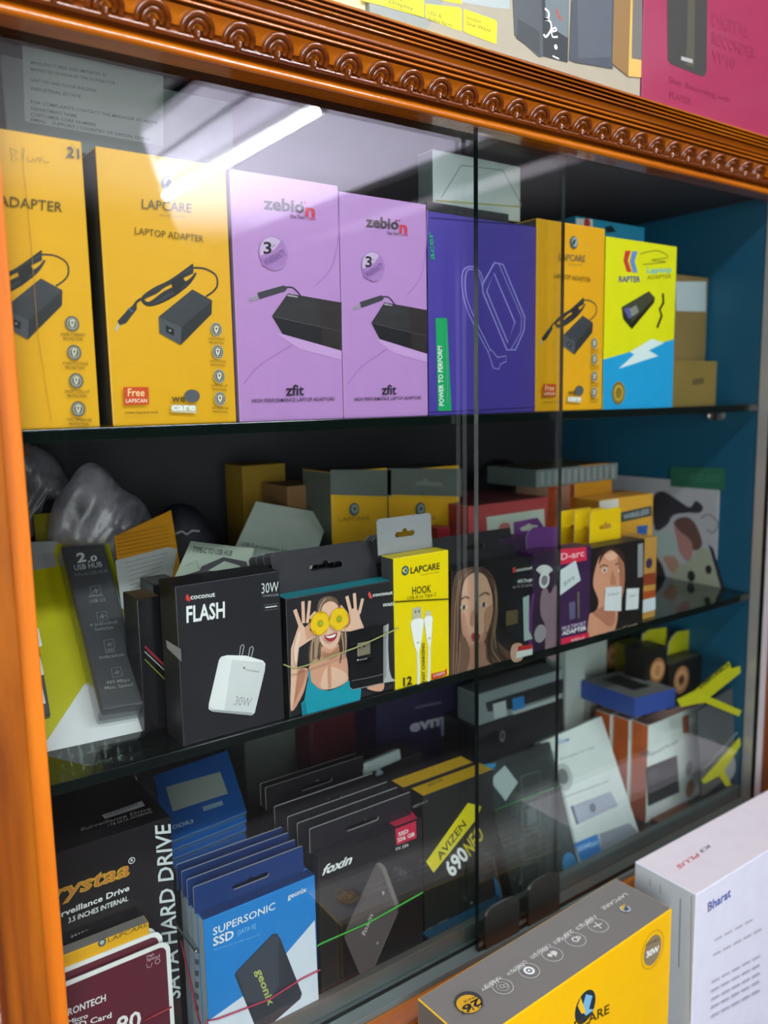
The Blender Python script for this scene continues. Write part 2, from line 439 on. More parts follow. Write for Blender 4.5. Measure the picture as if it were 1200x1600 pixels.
# lower rail
rail, rbase, rt_, rn = profile_mould('bottom_rail', -1.25, -1.0517, -.036, -.036, -.0165)
scallops(rbase, rt_, rn, rail, .62, [.20 + .0268 * k for k in range(0, 14)])
box_mesh('sill', -.25, 1.35, -.038, .33, ZB - .012, ZB + .004, wood('sill_wood', '5c2a08', '844010', 'a05414', .25), cab)
box_mesh('cabinet_top', -.25, 1.35, .0, .33, .218, .243, WOODM, cab)
box_mesh('cabinet_top', -.25, 1.35, -.012, .33, .207, .218, DK, cab)
box_mesh('floor_panel', .1012, .8765, .0125, .295, ZB + .0042, ZB + .0055, M('1a1a1a', .3), cab)
# posts
V, F, fm = hexa([(-.25, -.026, -.66), (.0895, -.022, -.66), (.0895, .33, -.66), (-.25, .33, -.66), (-.25, -.026, .225), (.0895, -.022, .225), (.0895, .33, .225), (-.25, .33, .225)], .0015)
post = mesh_obj('corner_post', V, F, WOODP, cab)
box_mesh('lipping', .0895, .1010, -.014, .32, -.498, .212, WOODE, cab, .001, parent=post)
tube('bead', [(.062, -.026, -.66), (.062, -.026, .2)], .004, wood('dark_bead_wood', '4a1c06', '6a2c0a', '7c380c', .2, 'Z'), cab, 10, parent=post)
box_mesh('corner_post', .893, 1.35, -.014, .33, -.66, .225, wood('right_post_wood', '4a2208', '5e2e0c', '703a10', .3, 'Z'), cab, .001)
box_mesh('side_panel', X1, .893, .004, YB, ZB, ZT, TEAL, cab)
box_mesh('side_panel', .093, .1008, .02, YB, ZB, ZT, M('26323a', .5), cab)
box_mesh('back_panel', .09, .893, YB, YB + .01, ZB, ZT, M('3c3c40', .5, var=.2, scale=8), cab)
alu = M('c4bcbc', .3, metal=.35, var=.05)
ch = box_mesh('frame_channel', .8765, .8930, -.012, .004, ZB, ZT, alu, cab, .0008)
box_mesh('bottom_track', .101, .878, -.016, .004, ZB + .004, ZB + .014, M('66706e', .4, metal=.2), cab, .0006)
box_mesh('bottom_track', .101, .878, .0045, .012, ZB + .004, ZB + .028, M('56605e', .4, metal=.2), cab, .0006)
# glass panes and shelves
def pane(x0, x1, y0, y1, z0, z1, name='sliding_glass_door'):
    V, F, fm = hexa([(x0, y0, z0), (x1, y0, z0), (x1, y1, z0), (x0, y1, z0), (x0, y0, z1), (x1, y0, z1), (x1, y1, z1), (x0, y1, z1)])
    return mesh_obj(name, V, F, [GLASS, EDGE, GLASS, EDGE, EDGE, EDGE], cab, fm)
pane(.1012, .5485, -.004, .0000, ZB + .014, .2068)
pane(.4405, .8765, -.0135, -.0085, ZB + .014, .2068)
for z, nm in ((Z1, 'shelf'), (Z2, 'shelf')):
    V, F, fm = hexa([(.1012, .003, z - .0075), (.8775, .003, z - .0075), (.8775, .292, z - .0075), (.1012, .292, z - .0075), (.1012, .003, z), (.8775, .003, z), (.8775, .292, z), (.1012, .292, z)], .0004)
    sh = mesh_obj(nm, V, F, [EDGE, EDGE, EDGE, EDGE, SHELFGL, SHELFGL], cab, fm)
for x, y, z in ((.866, .05, Z1), (.866, .24, Z1), (.866, .06, Z2), (.113, .06, Z1), (.113, .06, Z2)):
    sgn = 1 if x > .5 else -1
    tube('shelf_bracket', [(x + sgn * .012, y, z - .013), (x - sgn * .006, y, z - .013)], .0055, M('b4a8a0', .3, metal=.7), cab, 12)
def door_pull(px0, px1):
    a = aty((px0[0], px0[1]), -.0025 if px0[0] < 728 else -.0140)
    return a
for k, (xa, xb, y) in enumerate(((.4470, .4880, -.0150), (.500, .541, -.0150))):
    f = Face((xa, y, ZB + .012), (1, 0, 0), (0, 0, 1), xb - xa, .052); w_, h_ = xb - xa, .040 + .004 * k; r = .010
    out = [(0, 0), (w_, 0), (w_, h_ - r)] + [(w_ - r + r * math.cos(a), h_ - r + r * math.sin(a)) for a in [math.pi / 8 * i for i in range(5)]] + [(r - r * math.sin(a), h_ - r + r * math.cos(a)) for a in [math.pi / 8 * i for i in range(5)]] + [(0, h_ - r)]
    sheet('door_pull', f, out, [], facing_mix('smoked_plastic', (.5, .52, .5), .06, .1, body='40403c', bodyf=.45), cab, .0025, px=False)

# ================================================================ TOP SHELF
SILV = M('8d8a80', .3, metal=.3); INKG = M('5b4a18'); BL = M('3a3e44'); BL2 = M('2a2d31'); BL3 = M('4c5158')
TOPY = .012
def adapter_art(face, root, c):
    """printed picture of a laptop power brick with its coiled lead; c maps layout units to the page"""
    k = Ink('printed_adapter', face, root)
    d, e, g = M('2f3134'), M('3c3f44'), M('1f2023')
    for off in range(5):
        pts = c((905, 640 + off * 9), (800 - off * 6, 715 + off * 6), (720 + off * 3, 755 + off * 4), (665 + off * 2, 800), (700, 832 - off * 3), (790 - off * 4, 800 - off * 8), (880, 735 - off * 4), (918, 680))
        k.line(pts, 3.2, (g, d, e, g, d)[off], sm=True)
    k.line(c((900, 655), (960, 660), (1010, 690), (1018, 735), (1000, 765), (965, 790)), 2.6, d, sm=True)
    k.line(c((660, 800), (640, 815), (625, 835)), 3.5, g)
    k.poly(c((640, 815), (600, 850), (550, 905), (560, 925), (590, 915), (640, 850)), d)
    k.line(c((598, 845), (622, 862)), 1.6, M('2e7fb0'))
    k.poly(c((552, 915), (536, 945), (545, 955), (562, 925)), M('b9b6a8'))
    k.poly(c((800, 725), (850, 690), (868, 720), (820, 790)), g)
    k.poly(c((742, 885), (900, 757), (992, 808), (848, 935)), BL)
    k.poly(c((742, 885), (848, 935), (845, 1018), (746, 962)), BL3)
    k.poly(c((848, 935), (992, 808), (990, 872), (845, 1018)), BL2)
    k.poly(c((775, 925), (815, 945), (812, 975), (778, 958)), DK)
    k.circ(c(795, 950), 2, M('8a8f96'))
    return k.done()
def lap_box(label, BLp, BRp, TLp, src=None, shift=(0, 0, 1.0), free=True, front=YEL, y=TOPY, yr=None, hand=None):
    b = Carton('adapter_box', label, 'box', BLp, BRp, TLp, y, Z1, depth=.055, front=front, side=M('4a443a', .5), top=front, bevel=.0008, yr=yr)  # dark side colour carries the shade of the gap between boxes
    f = b.front; f.src = src
    a3 = cm(0, 200, 3.0)
    adapter_art(f, b.root, a3)
    k = Ink('logo', f, b.root)
    k.circ((262, 288), 11, M('4a5560'), 1.1); k.circ((264, 287), 8, M('9fb0bc'), 1.1); k.poly([(256, 290), (262, 280), (268, 283), (262, 296)], M('33404a'))
    k.text('LAPCARE', (221, 326), (298, 333), (221, 311), M('6a6148'), .01); k.text('Your Life. Your Way.', (248, 338), (290, 341), (248, 334), M('8a7a40')); k.done()
    Ink('lettering', f, b.root).text('LAPTOP ADAPTER', (210, 366), (317, 379), (210, 355), INKG).done()
    for i, t in enumerate(('OVER-CURRENT', 'OVER-VOLTAGE', 'SHORT-CIRCUIT', 'OVER-TEMPERATURE')):
        x, y = [(337, 515), (339, 550), (341, 588), (342, 623)][i]
        k = Ink('icon', f, b.root); k.circ((x, y), 9, M('55524a'), 1.12); k.circ((x, y), 9, M('c8c2a8'), 1.12, inner=.9); k.circ((x, y), 6.6, M('b9b4a0'), 1.12, inner=.85)
        k.poly([(x - 3.5, y - 4), (x, y - 6), (x + 3.5, y - 4), (x + 3, y + 2), (x, y + 6), (x - 3, y + 2)], M('e8e4d0')); k.poly([(x - 1.6, y - 2.5), (x, y - 3.5), (x + 1.6, y - 2.5), (x, y + 3)], M('55524a'))
        k.text(t, (x - 13, y + 16), (x + 13, y + 17), (x - 13, y + 12.5), INKG); k.text('PROTECTION', (x - 11, y + 22), (x + 11, y + 23), (x - 11, y + 18.5), INKG); k.done()
    if free:
        k = Ink('badge', f, b.root); k.poly([(191, 605), (230, 605), (231, 632), (192, 633)], M('cf4a1c')); k.text('Free', (198, 619), (224, 619), (198, 607), M('ffd9a0'), .02)
        k.text('LAPSCAN', (195, 629), (228, 629), (195, 623), M('ffe8d0'), .02); k.done()
        k = Ink('badge', f, b.root); k.circ((298, 619), 12, M('565a60'), .8); k.text('we', (266, 628), (287, 628), (266, 616), M('5a4a1a'), .03)
        k.poly([(265, 632), (305, 633), (305, 646), (265, 644)], M('c9bfa0')); k.text('care', (266, 641), (303, 641), (266, 630), WHITE, .04); k.done()
        Ink('lettering', f, b.root).text('www.lapcare.com', (193, 647), (245, 646), (193, 642), INKG).done()
    return b
lb = lap_box('tall yellow laptop adapter box with red badge, under the tube reflection', (177, 667), (370, 663), (152, 228))
LF = lb.front
# first box, cut by the frame: its own layout
bA = Carton('adapter_box', 'yellow laptop adapter box against the left wooden post, number 21 handwritten on it', 'box', (-55, 676), (157, 670), (-80, 190), TOPY, Z1, depth=.055, front=YEL, side=M('4a443a', .5), top=YEL, bevel=.0008, h=.1672)  # same shade-darkened side colour as the next yellow box
def affA(x, y): return (0 + (x - 0) / 3.0, 200 + y / 3.0)
def cA(*pts):
    q = [((x - 900) * 1.1 + 190, (y - 757) * 1.1 + 705) for x, y in (pts if isinstance(pts[0], tuple) else [pts])]
    r = [(x / 3.0, 200 + y / 3.0) for x, y in q]
    return r if isinstance(pts[0], tuple) else r[0]
adapter_art(bA.front, bA.root, cA)
k = Ink('lettering', bA.front, bA.root); k.text('LAPTOP ADAPTER', (-98, 311), (97, 332), (-98, 294), M('54481e'), .008); k.done()
k = Ink('handwriting', bA.front, bA.root); hw = M('6f6430')
k.line([(16, 232), (18, 252), (28, 250), (20, 243), (27, 237), (16, 232)], 1, hw); k.line([(37, 232), (35, 254)], 1, hw); k.line([(42, 246), (43, 253), (49, 253), (52, 246), (53, 254), (58, 248), (62, 246), (60, 254), (66, 246), (67, 254), (76, 254)], 1, hw)
k.text('21', (104, 245), (123, 249), (104, 229), M('4b5055'), .03); k.line([(102, 249), (112, 226), (125, 247)], .8, M('4b5055')); k.done()
k = Ink('crease', bA.front, bA.root); k.line([(33, 232), (48, 380), (58, 520), (70, 600), (80, 660)], .8, M('b8860a')); k.done()
for i, t in enumerate(('OVER-CURRENT', 'OVER-VOLTAGE', 'SHORT-CIRCUIT', 'OVER-TEMPERATURE')):
    x, y = [(112, 506), (115, 551), (118, 595), (121, 639)][i]
    k = Ink('icon', bA.front, bA.root); k.circ((x, y), 11, M('66665e'), 1.1); k.circ((x, y), 8, M('b9b4a0'), 1.1, inner=.86)
    k.poly([(x - 4, y - 5), (x, y - 7), (x + 4, y - 5), (x + 3, y + 2), (x, y + 7), (x - 3, y + 2)], M('d4cfb8')); k.poly([(x - 2, y - 3), (x, y - 4), (x + 2, y - 3), (x, y + 3)], M('66665e'))
    k.text(t, (x - 18, y + 19), (x + 21, y + 20), (x - 18, y + 14), INKG); k.text('PROTECTION', (x - 14, y + 26), (x + 16, y + 27), (x - 14, y + 21), INKG); k.done()
# lilac boxes
LIL = M('b98ac6', .38, coat=.2, var=.03); LIL2 = M('a574b6'); LIL3 = M('c79cd2')
def lilac_box(label, BLp, BRp, TLp, src=None):
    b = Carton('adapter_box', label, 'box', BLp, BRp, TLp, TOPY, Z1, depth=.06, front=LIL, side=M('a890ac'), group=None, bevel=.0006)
    f = b.front; f.src = src; c = cm(360, 200, 2.4); r = b.root
    k = Ink('swoosh', f, r); k.line(c((408, 240), (405, 400), (380, 520), (320, 590)), 1.6, LIL2, sm=True); k.done(); k = Ink('swoosh', f, r); k.line(c((50, 960), (110, 890), (230, 815)), 2, LIL2, sm=True); k.done()
    k = Ink('printed_adapter', f, r)
    k.poly(c((170, 770), (260, 830), (416, 870), (416, 835), (200, 775)), LIL3)
    k.poly(c((155, 705), (215, 620), (416, 655), (416, 762)), M('2c2b2c')); k.poly(c((155, 705), (416, 762), (416, 835), (195, 772)), M('171618'))
    k.poly(c((330, 640), (416, 655), (416, 835), (345, 815)), M('2a2220')); k.line(c((155, 705), (260, 730), (416, 762)), .7, M('5a5a5a'))
    k.line(c((205, 597), (235, 600), (262, 628)), 1.8, K, sm=True); k.poly(c((100, 618), (200, 590), (212, 602), (205, 612), (108, 642)), M('3b3a40')); k.poly(c((68, 640), (100, 628), (104, 642), (72, 652)), M('97929c'))
    k.text('zebion', c(212, 630), c(250, 637), c(212, 621), M('d8d0d8'), .02); k.done()
    k = Ink('logo', f, r); dk = M('45383f'); rd = M('cf3348')
    k.text('zebio', c(122, 303), c(276, 318), c(122, 258), dk, .05); k.text('n', c(280, 328), c(316, 332), c(280, 284), rd, .05)
    for x in (262, 276): k.circ(c(x + 3, 281), 1.6, rd if x > 270 else dk)
    k.text('The Tech', c(222, 338), c(278, 342), c(222, 325), dk, .02); k.text('Truth', c(282, 343), c(318, 346), c(282, 330), rd, .02); k.done()
    k = Ink('badge', f, r); k.circ(c(160, 470), 22.5, M('a983bb'), 1.02); k.circ(c(158, 468), 20, M('c7b0d0'), 1.02); k.poly(c((110, 480), (165, 455), (190, 420), (214, 470), (200, 510), (160, 534), (118, 515)), M('a878b8'))
    k.text('3', c(122, 472), c(152, 472), c(122, 428), K, .04); k.text('YEAR', c(155, 450), c(165, 440), c(152, 446), dk); k.text('WARRANTY', c(130, 520), c(208, 478), c(118, 495), M('6a4a86'), .02); k.done()
    k = Ink('lettering', f, r); k.text('zfit', c(205, 1003), c(273, 1002), c(205, 963), M('2a2030'), .03); k.text('HIGH PERFORMANCE LAPTOP ADAPTORS', c(78, 1030), c(388, 1022), c(78, 1016), M('3a2c42'), .012); k.done()
    return b
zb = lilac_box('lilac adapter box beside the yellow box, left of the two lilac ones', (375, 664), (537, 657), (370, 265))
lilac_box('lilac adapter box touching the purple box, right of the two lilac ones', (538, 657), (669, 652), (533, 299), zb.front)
# purple box
PUR = M('47389a', .5, var=.1, scale=20)
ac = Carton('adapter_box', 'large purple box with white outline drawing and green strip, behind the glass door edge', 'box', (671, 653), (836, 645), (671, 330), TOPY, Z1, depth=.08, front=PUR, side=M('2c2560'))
f = ac.front; r = ac.root; c = cm(360, 200, 2.4); LN = M('9d93dc')
k = Ink('outline_drawing', f, r)
k.line(c((990, 505), (1022, 512), (1104, 712), (1100, 760), (1068, 832), (1036, 832), (946, 615), (946, 585)), 2, LN, closed=True)
k.line(c((988, 545), (1066, 728), (1040, 805), (960, 612)), 2, LN, closed=True); k.line(c((1005, 508), (1092, 712), (1088, 765), (1050, 833)), 1.2, LN)
k.line(c((945, 600), (930, 548), (905, 530), (885, 540), (880, 600), (900, 680), (975, 835)), 1.4, LN, sm=True); k.line(c((948, 585), (938, 545), (908, 520), (872, 535), (868, 600), (890, 690), (965, 840)), 1.4, LN, sm=True)
k.line(c((965, 840), (985, 900), (1005, 905), (1012, 885), (1034, 875), (1032, 855), (1000, 860), (978, 832)), 1.4, LN, closed=True); k.done()
k = Ink('strip_label', f, r); k.poly([(680, 497), (698, 497), (705, 642), (684, 642)], M('0fa45c')); k.text('POWER TO PERFORM', (693, 634), (690, 541), (686, 634), WHITE, .02); k.line([(699, 630), (697, 520)], .5, M('8f86c8')); k.done()
k = Ink('logo', f, r); k.text('acer', (678, 406), (675, 362), (670, 406), M('12a86a'), .03); k.done()
k = Ink('seam', f, r); k.line([(671, 644), (836, 636)], 1, M('2f2678')); k.done(); k = Ink('seam', f, r); k.line([(672, 340), (834, 353)], 1, M('2f2678')); k.done()
# yellow box seen through both panes, yellow and blue box
lap_box('narrow yellow adapter box between the purple box and the yellow-blue box', (836, 645), (940, 640), (842, 341), LF, front=M('eba90e', .4, coat=.15, var=.04))
rp = Carton('adapter_box', 'bright yellow and sky blue adapter box with white lightning bolt', 'box', (942, 640), (1050, 637), (948, 369), TOPY, Z1, depth=.05, front=M('e6e206', .4), side=M('c8b40c'))
f = rp.front; r = rp.root; c = cm(800, 250, 3.0)
k = Ink('printed_panel', f, r); k.poly([(942, 562), (1053, 530), (1050, 637), (942, 640)], M('1b9fd8')); k.poly(c((500, 978), (572, 912), (552, 900), (655, 838), (712, 858), (640, 893), (685, 918)), M('dfeeee')); k.done()
k = Ink('logo', f, r); k.poly(c((530, 425), (556, 425), (542, 472), (560, 525), (538, 525), (522, 472)), M('d0302c')); k.poly(c((562, 428), (588, 428), (574, 475), (588, 528), (566, 528), (552, 475)), M('6a8ccc')); k.text('RAPTER', c(500, 572), c(600, 572), c(500, 545), M('3a4a90'), .04); k.done()
k = Ink('lettering', f, r); k.text('Laptop', c(632, 530), c(745, 524), c(632, 505), M('38b8d8'), .02); k.text('ADAPTER', c(632, 560), c(745, 554), c(632, 540), M('9a8a10'), .01); k.done(); k = Ink('handwriting', f, r); k.line(c((600, 440), (680, 425), (730, 455), (650, 470), (720, 478), (610, 490)), .9, M('8a9020'), sm=True); k.done()
k = Ink('printed_adapter', f, r); k.poly(c((512, 690), (640, 615), (668, 645), (560, 760)), M('3f4230')); k.poly(c((512, 690), (560, 760), (560, 793), (520, 745)), M('26281c')); k.poly(c((560, 760), (668, 645), (665, 668), (560, 793)), M('18190f')); k.poly(c((545, 700), (580, 680), (592, 712), (560, 735)), M('8a8c80'))
k.poly(c((520, 700), (545, 690), (560, 735), (545, 745)), M('5a5a9c')); k.line(c((705, 625), (708, 670), (690, 700), (700, 730), (678, 785)), 3, K); k.done()
k = Ink('badge', f, r); k.circ(c(497, 1092), 10, M('8c7020'), 1.15); k.circ(c(497, 1092), 7, M('c8a430'), 1.15, inner=.7); k.done()
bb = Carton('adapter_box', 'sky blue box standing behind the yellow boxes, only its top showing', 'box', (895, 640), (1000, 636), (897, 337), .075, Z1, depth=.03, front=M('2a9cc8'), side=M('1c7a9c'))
k = Ink('badge', bb.front, bb.root); k.poly([(900, 341), (926, 343), (926, 360), (900, 358)], W); k.circ((917, 349), 5, M('c04040')); k.poly([(945, 355), (955, 352), (962, 362), (948, 364)], M('1c2c38')); k.done()
# brown cartons at the right end
CB = M('7a6434', .7, var=.12, scale=30)
c1 = Carton('carton', 'tall brown carton with white label at the right end of the top shelf', 'box', (1049, 639), (1099, 637), (1053, 428), .07, Z1, depth=.07, front=CB)
k = Ink('label_sticker', c1.front, c1.root); k.poly([(1056, 440), (1103, 440), (1103, 487), (1056, 486)], M('aab6b8')); k.done('pale paper label'); 
c2 = Carton('carton', 'small low brown carton before the tall one at the top shelf end', 'box', (1046, 638), (1118, 635), (1046, 563), .045, Z1, depth=.022, front=M('806a2c', .7, var=.12, scale=30))
k = Ink('stamp', c2.front, c2.root); k.poly([(1082, 592), (1100, 590), (1100, 600), (1082, 602)], M('5c4c20')); k.done()
# things lying on top of boxes
ztop = ac.c[4].z
db = Carton('flat_box', 'thin black box lying flat on the purple box', 'box', (668, 330), (795, 345), (668, 300), .03, ztop, depth=.06, front=M('15161a'), h=.0125)
wb = Carton('small_carton', 'small white carton with folded end flaps, lying above the purple box', 'box', (677, 312), (813, 325), (680, 205), .05, ztop + .0128, depth=.02, front=M('e4f2f2', .45), side=M('6a7674'), h=.0475)
f = wb.front; c = cm(360, 200, 2.4); k = Ink('fold_line', f, wb.root)
for a in (((865, 140), (1020, 158)), ((865, 140), (790, 262)), ((1020, 158), (1092, 290))): k.line(c(*a), 1.1, M('93a4a2'))
k.line(c((768, 272), (1088, 296)), 1.6, M('c8bc30')); k.done()
ztA = lb.c[4].z
tb = Carton('carton', 'grey carton with printed address label lying above the yellow boxes at top left', 'box', (10, 205), (268, 250), (30, 60), .035, ztA + .001, depth=.05, front=M('56625f', .5), h=.048, w=.145)  # front colour darkened to carry the shadow under the moulding
f = tb.front; c = cm(0, 40, 10 / 3)
k = Ink('address_label', f, tb.root); k.poly(c((115, 100), (850, 200), (850, 628), (130, 500)), M('7e8a86'))  # label tone dimmed with the carton for the same shadow
tk = M('343e3c')
for j, (t, y, xe) in enumerate((('MANUFACTURED AND IMPORTED BY', 200, 560), ('MARKETED IN INDIA BY THE DISTRIBUTOR', 235, 600), ('UNIT NO AND FLOOR BUILDING', 290, 500), ('INDUSTRIAL ESTATE', 335, 420), ('FOR COMPLAINTS CONTACT THE MANAGER AT ABOVE', 405, 820), ('DEPARTMENT NAME', 440, 400), ('CUSTOMER CARE NUMBER', 470, 500), ('EMAIL    SUPPORT | COUNTRY OF ORIGIN: CHINA', 498, 780))):
    dx = xe - 160; k.text(t, c(160, y), c(xe, y + dx * .168), c(160, y - 17), tk, .02)
k.done()

# ================================================================ MIDDLE SHELF
BK = M('26262b', .42, coat=.1, var=.04); TEALP = M('1d8f9c'); SKIN = M('d9a184', var=.1); SKIN2 = M('e8bda4'); SKIN3 = M('b87c5e'); HAIR = M('7a6250', var=.2); HAIR2 = M('4e3a2e')
fl = Carton('charger_box', 'black charger box with white wall plug picture and big white capitals', 'box', (287, 1169), (445, 1126), (278, 916), .007, Z2, depth=.030, front=BK, side=M('17171a', .4), top=M('1e1e22'))
f = fl.front; r = fl.root; c = cm(240, 660, 2.4)
k = Ink('logo', f, r); k.poly(c((120, 655), (127, 644), (138, 668), (124, 668)), M('d83a34'), True); k.text('coconut', c(138, 664), c(230, 653), c(138, 645), WHITE, .03); k.done()
k = Ink('lettering', f, r); k.text('FLASH', c(123, 750), c(267, 730), c(122, 690), WHITE, .04); k.done(); k = Ink('lettering', f, r); k.text('30W', c(404, 642), c(468, 634), c(404, 603), W, -.005); k.text('CHARGER', c(408, 655), c(468, 650), c(408, 646), M('9a9aa0')); k.done()
k = Ink('icon', f, r); k.line(c((413, 686), (466, 678), (467, 698), (414, 705)), .7, GREY, closed=True); k.line(c((418, 694), (462, 688)), 1.6, W); k.done()
k = Ink('printed_charger', f, r); k.line(c((320, 876), (326, 838), (334, 832), (338, 840), (330, 876)), 1.3, M('b8b8b8')); k.line(c((354, 880), (360, 845), (369, 839), (373, 848), (364, 884)), 1.3, M('b8b8b8'))
k.poly(c((244, 890), (252, 878), (275, 872), (345, 874), (408, 892), (418, 904), (416, 925), (378, 1088), (366, 1098), (222, 1084), (205, 1074), (206, 1055)), M('eceeed')); k.poly(c((292, 890), (410, 900), (417, 925), (378, 1088), (366, 1098), (262, 1088)), M('d9dcdb'))
k.poly(c((252, 878), (275, 872), (345, 874), (408, 892), (412, 900), (300, 888)), WHITE); k.poly(c((206, 1062), (220, 1075), (370, 1088), (366, 1098), (222, 1084)), M('a9adad'))
k.text('30W', c(300, 1058), c(360, 1066), c(308, 1024), M('9a9c9c'), -.005); k.text('coconut', c(345, 930), c(395, 938), c(345, 920), M('8a8c8c')); k.circ(c(338, 920), 1.6, M('707070')); k.done()
k = Ink('side_stripe', fl.left, r); k.poly([(260, 1000), (283, 1014), (284, 1034), (261, 1012)], M('b4b8b8')); k.done()
tf = Face(fl.c[7], (1, 0, 0), (0, .25, 1), fl.w, .04)
sheet('hang_tab', tf, c((85, 582), (172, 556), (180, 540), (262, 505), (348, 522), (358, 556), (352, 575)), [c((203, 556), (266, 520), (322, 536), (335, 550), (330, 556), (262, 558))], M('1a1a1e'), r, .0008)
# box with the pepper photograph
wa = Carton('adapter_box', 'black and teal box with photo of woman holding yellow peppers to her eyes', 'box', (453, 1131), (618, 1082), (453, 935), .007, Z2 , depth=.017, front=BK, side=M('121215', .4), top=TEALP)
f = wa.front; r = wa.root; c = cm(420, 900, 5.4545)
k = Ink('printed_photograph', f, r)
k.poly(c((415, 250), (450, 190), (510, 172), (570, 185), (605, 250), (640, 420), (665, 560), (650, 720), (600, 760), (420, 760), (345, 740), (350, 580), (400, 440)), HAIR, True)
k.poly(c((400, 440), (380, 560), (350, 740), (400, 720), (430, 600), (440, 500)), M('a48a74'), True)
k.poly(c((610, 430), (640, 560), (648, 700), (610, 720), (590, 560)), M('5a463a'), True)
k.poly(c((445, 300), (470, 240), (530, 215), (585, 250), (608, 330), (612, 470), (585, 575), (530, 625), (480, 612), (440, 560), (425, 470)), SKIN2, True)
k.poly(c((450, 600), (530, 625), (590, 580), (600, 650), (660, 690), (668, 880), (560, 950), (450, 970), (350, 920), (335, 800), (380, 720), (440, 690)), SKIN, True)
k.poly(c((480, 790), (560, 780), (660, 830), (668, 900), (540, 960), (440, 950)), SKIN2, True)
k.poly(c((240, 790), (330, 790), (320, 900), (280, 1020), (190, 1150), (186, 900), (215, 800)), SKIN, True)
k.poly(c((184, 1150), (186, 620), (235, 470), (255, 415), (280, 400), (350, 520), (410, 510), (330, 560), (255, 610), (240, 740), (235, 830), (215, 1060)), SKIN2)
k.poly(c((300, 440), (345, 400), (400, 300), (420, 330), (345, 460), (410, 500), (320, 545)), SKIN)
for a, b, w_ in (((265, 420), (218, 285), 5.5), ((293, 400), (287, 215), 5), ((325, 400), (345, 210), 4.6), ((345, 360), (395, 305), 4.2)): k.line(c(a, b), w_, SKIN2)
k.poly(c((560, 450), (660, 380), (690, 320), (700, 280), (740, 270), (765, 310), (775, 360), (808, 440), (690, 470), (590, 470)), SKIN2)
for a, b, w_ in (((700, 330), (660, 170), 5), ((735, 300), (724, 145), 4.8), ((765, 320), (795, 190), 4.5), ((680, 350), (605, 255), 4.5)): k.line(c(a, b), w_, SKIN2)
k.poly(c((640, 330), (680, 320), (690, 400), (640, 440)), SKIN3, True)
for q_ in (((440, 240), (405, 360), (385, 480), (360, 600), (352, 720)), ((420, 480), (400, 580), (392, 700)), ((600, 250), (640, 420), (652, 560), (640, 700)), ((612, 480), (630, 600), (622, 710)), ((480, 190), (440, 240), (425, 300))): k.line(c(*q_), 1.6, M('c4a48c'), sm=True)
for q_ in (((430, 560), (420, 640), (425, 720)), ((375, 560), (372, 700)), ((598, 560), (612, 640), (600, 740)), ((530, 175), (580, 210), (606, 300))): k.line(c(*q_), 1.4, M('4e3c32'), sm=True)
k.poly(c((450, 640), (520, 655), (585, 600), (590, 660), (540, 700), (470, 690)), M('b9846a'), True); k.poly(c((500, 780), (520, 770), (525, 930), (505, 935)), M('cf9678'), True)
k.poly(c((255, 800), (300, 800), (290, 900), (240, 1010), (210, 1080), (235, 920)), M('bd8064'), True); k.poly(c((205, 640), (240, 480), (262, 500), (240, 620), (225, 760)), M('f2d2be'), True)
Y1, Y2 = M('f2c81e', var=.1), M('dba60c')
for cx, cy, R in ((428, 400, 15), (588, 362, 14)):
    k.circ(c(cx, cy), R, Y2, 1.08)
    for j in range(5):
        a = j * 1.256 + .3; k.circ(c(cx + 42 * math.cos(a), cy + 46 * math.sin(a)), 7.4, Y1, 1.05)
    k.circ(c(cx, cy), 5, Y2, 1.1); k.circ(c(cx, cy), 3.4, M('86a81e'), 1.1); k.circ(c(cx + 3, cy), 1.4, M('b0c850'), 1.1)
k.poly(c((458, 505), (500, 500), (566, 478), (562, 520), (530, 550), (490, 548)), M('a8343c'), True); k.poly(c((470, 508), (510, 505), (556, 488), (545, 512), (500, 524)), WHITE, True)
k.poly(c((335, 800), (350, 900), (420, 960), (500, 972), (600, 935), (668, 885), (775, 960), (760, 1095), (275, 1222), (262, 1080), (290, 1050), (310, 930), (322, 880)), M('1698ac'))
k.poly(c((322, 800), (335, 795), (350, 900), (330, 930)), M('1698ac')); k.poly(c((275, 1222), (262, 1090), (300, 1060), (320, 1210)), M('0e7a8e'))
k.poly(c((820, 945), (958, 905), (958, 965), (900, 975)), SKIN, True); k.done()
k = Ink('logo', f, r); k.poly(c((832, 150), (845, 130), (866, 185), (842, 180)), M('e0564c'), True); k.text('coconut', c(870, 172), c(1040, 150), c(870, 140), WHITE, .03); k.text('WA03', c(955, 258), c(1050, 245), c(955, 230), WHITE, .03); k.done()
k = Ink('window', f, r); k.poly(c((675, 520), (690, 470), (800, 440), (960, 410), (960, 900), (690, 960), (675, 925)), M('1d1e20', .2)); k.poly(c((960, 425), (1005, 400), (1000, 600), (1010, 790), (1030, 860), (1075, 885), (960, 905)), M('b2b5b6'))
k.poly(c((960, 425), (985, 415), (985, 850), (960, 885)), M('8d9091')); k.line(c((690, 885), (830, 860), (955, 830)), .8, GREY); k.line(c((676, 945), (700, 960), (960, 905)), .8, M('a0a4a6')); k.done()
dg = thing('usb_dongle', 'tiny usb dongle with silver plug inside the window of the pepper photo box', 'dongle', f.P(*f.q(c(800, 640)), .001))
q0, q1 = f.q(c(740, 680)), f.q(c(845, 545)); 
def block(name, face, u0, u1, v0, v1, l0, l1, mat, root, bevel=.0004, parent=None):
    cs = [face.P(u0, v0, l1), face.P(u1, v0, l1), face.P(u1, v0, l0), face.P(u0, v0, l0)]; cs += [face.P(u0, v1, l1), face.P(u1, v1, l1), face.P(u1, v1, l0), face.P(u0, v1, l0)]
    Vv, F_, _ = hexa(cs, bevel); return mesh_obj(name, Vv, F_, mat, root, parent=parent)
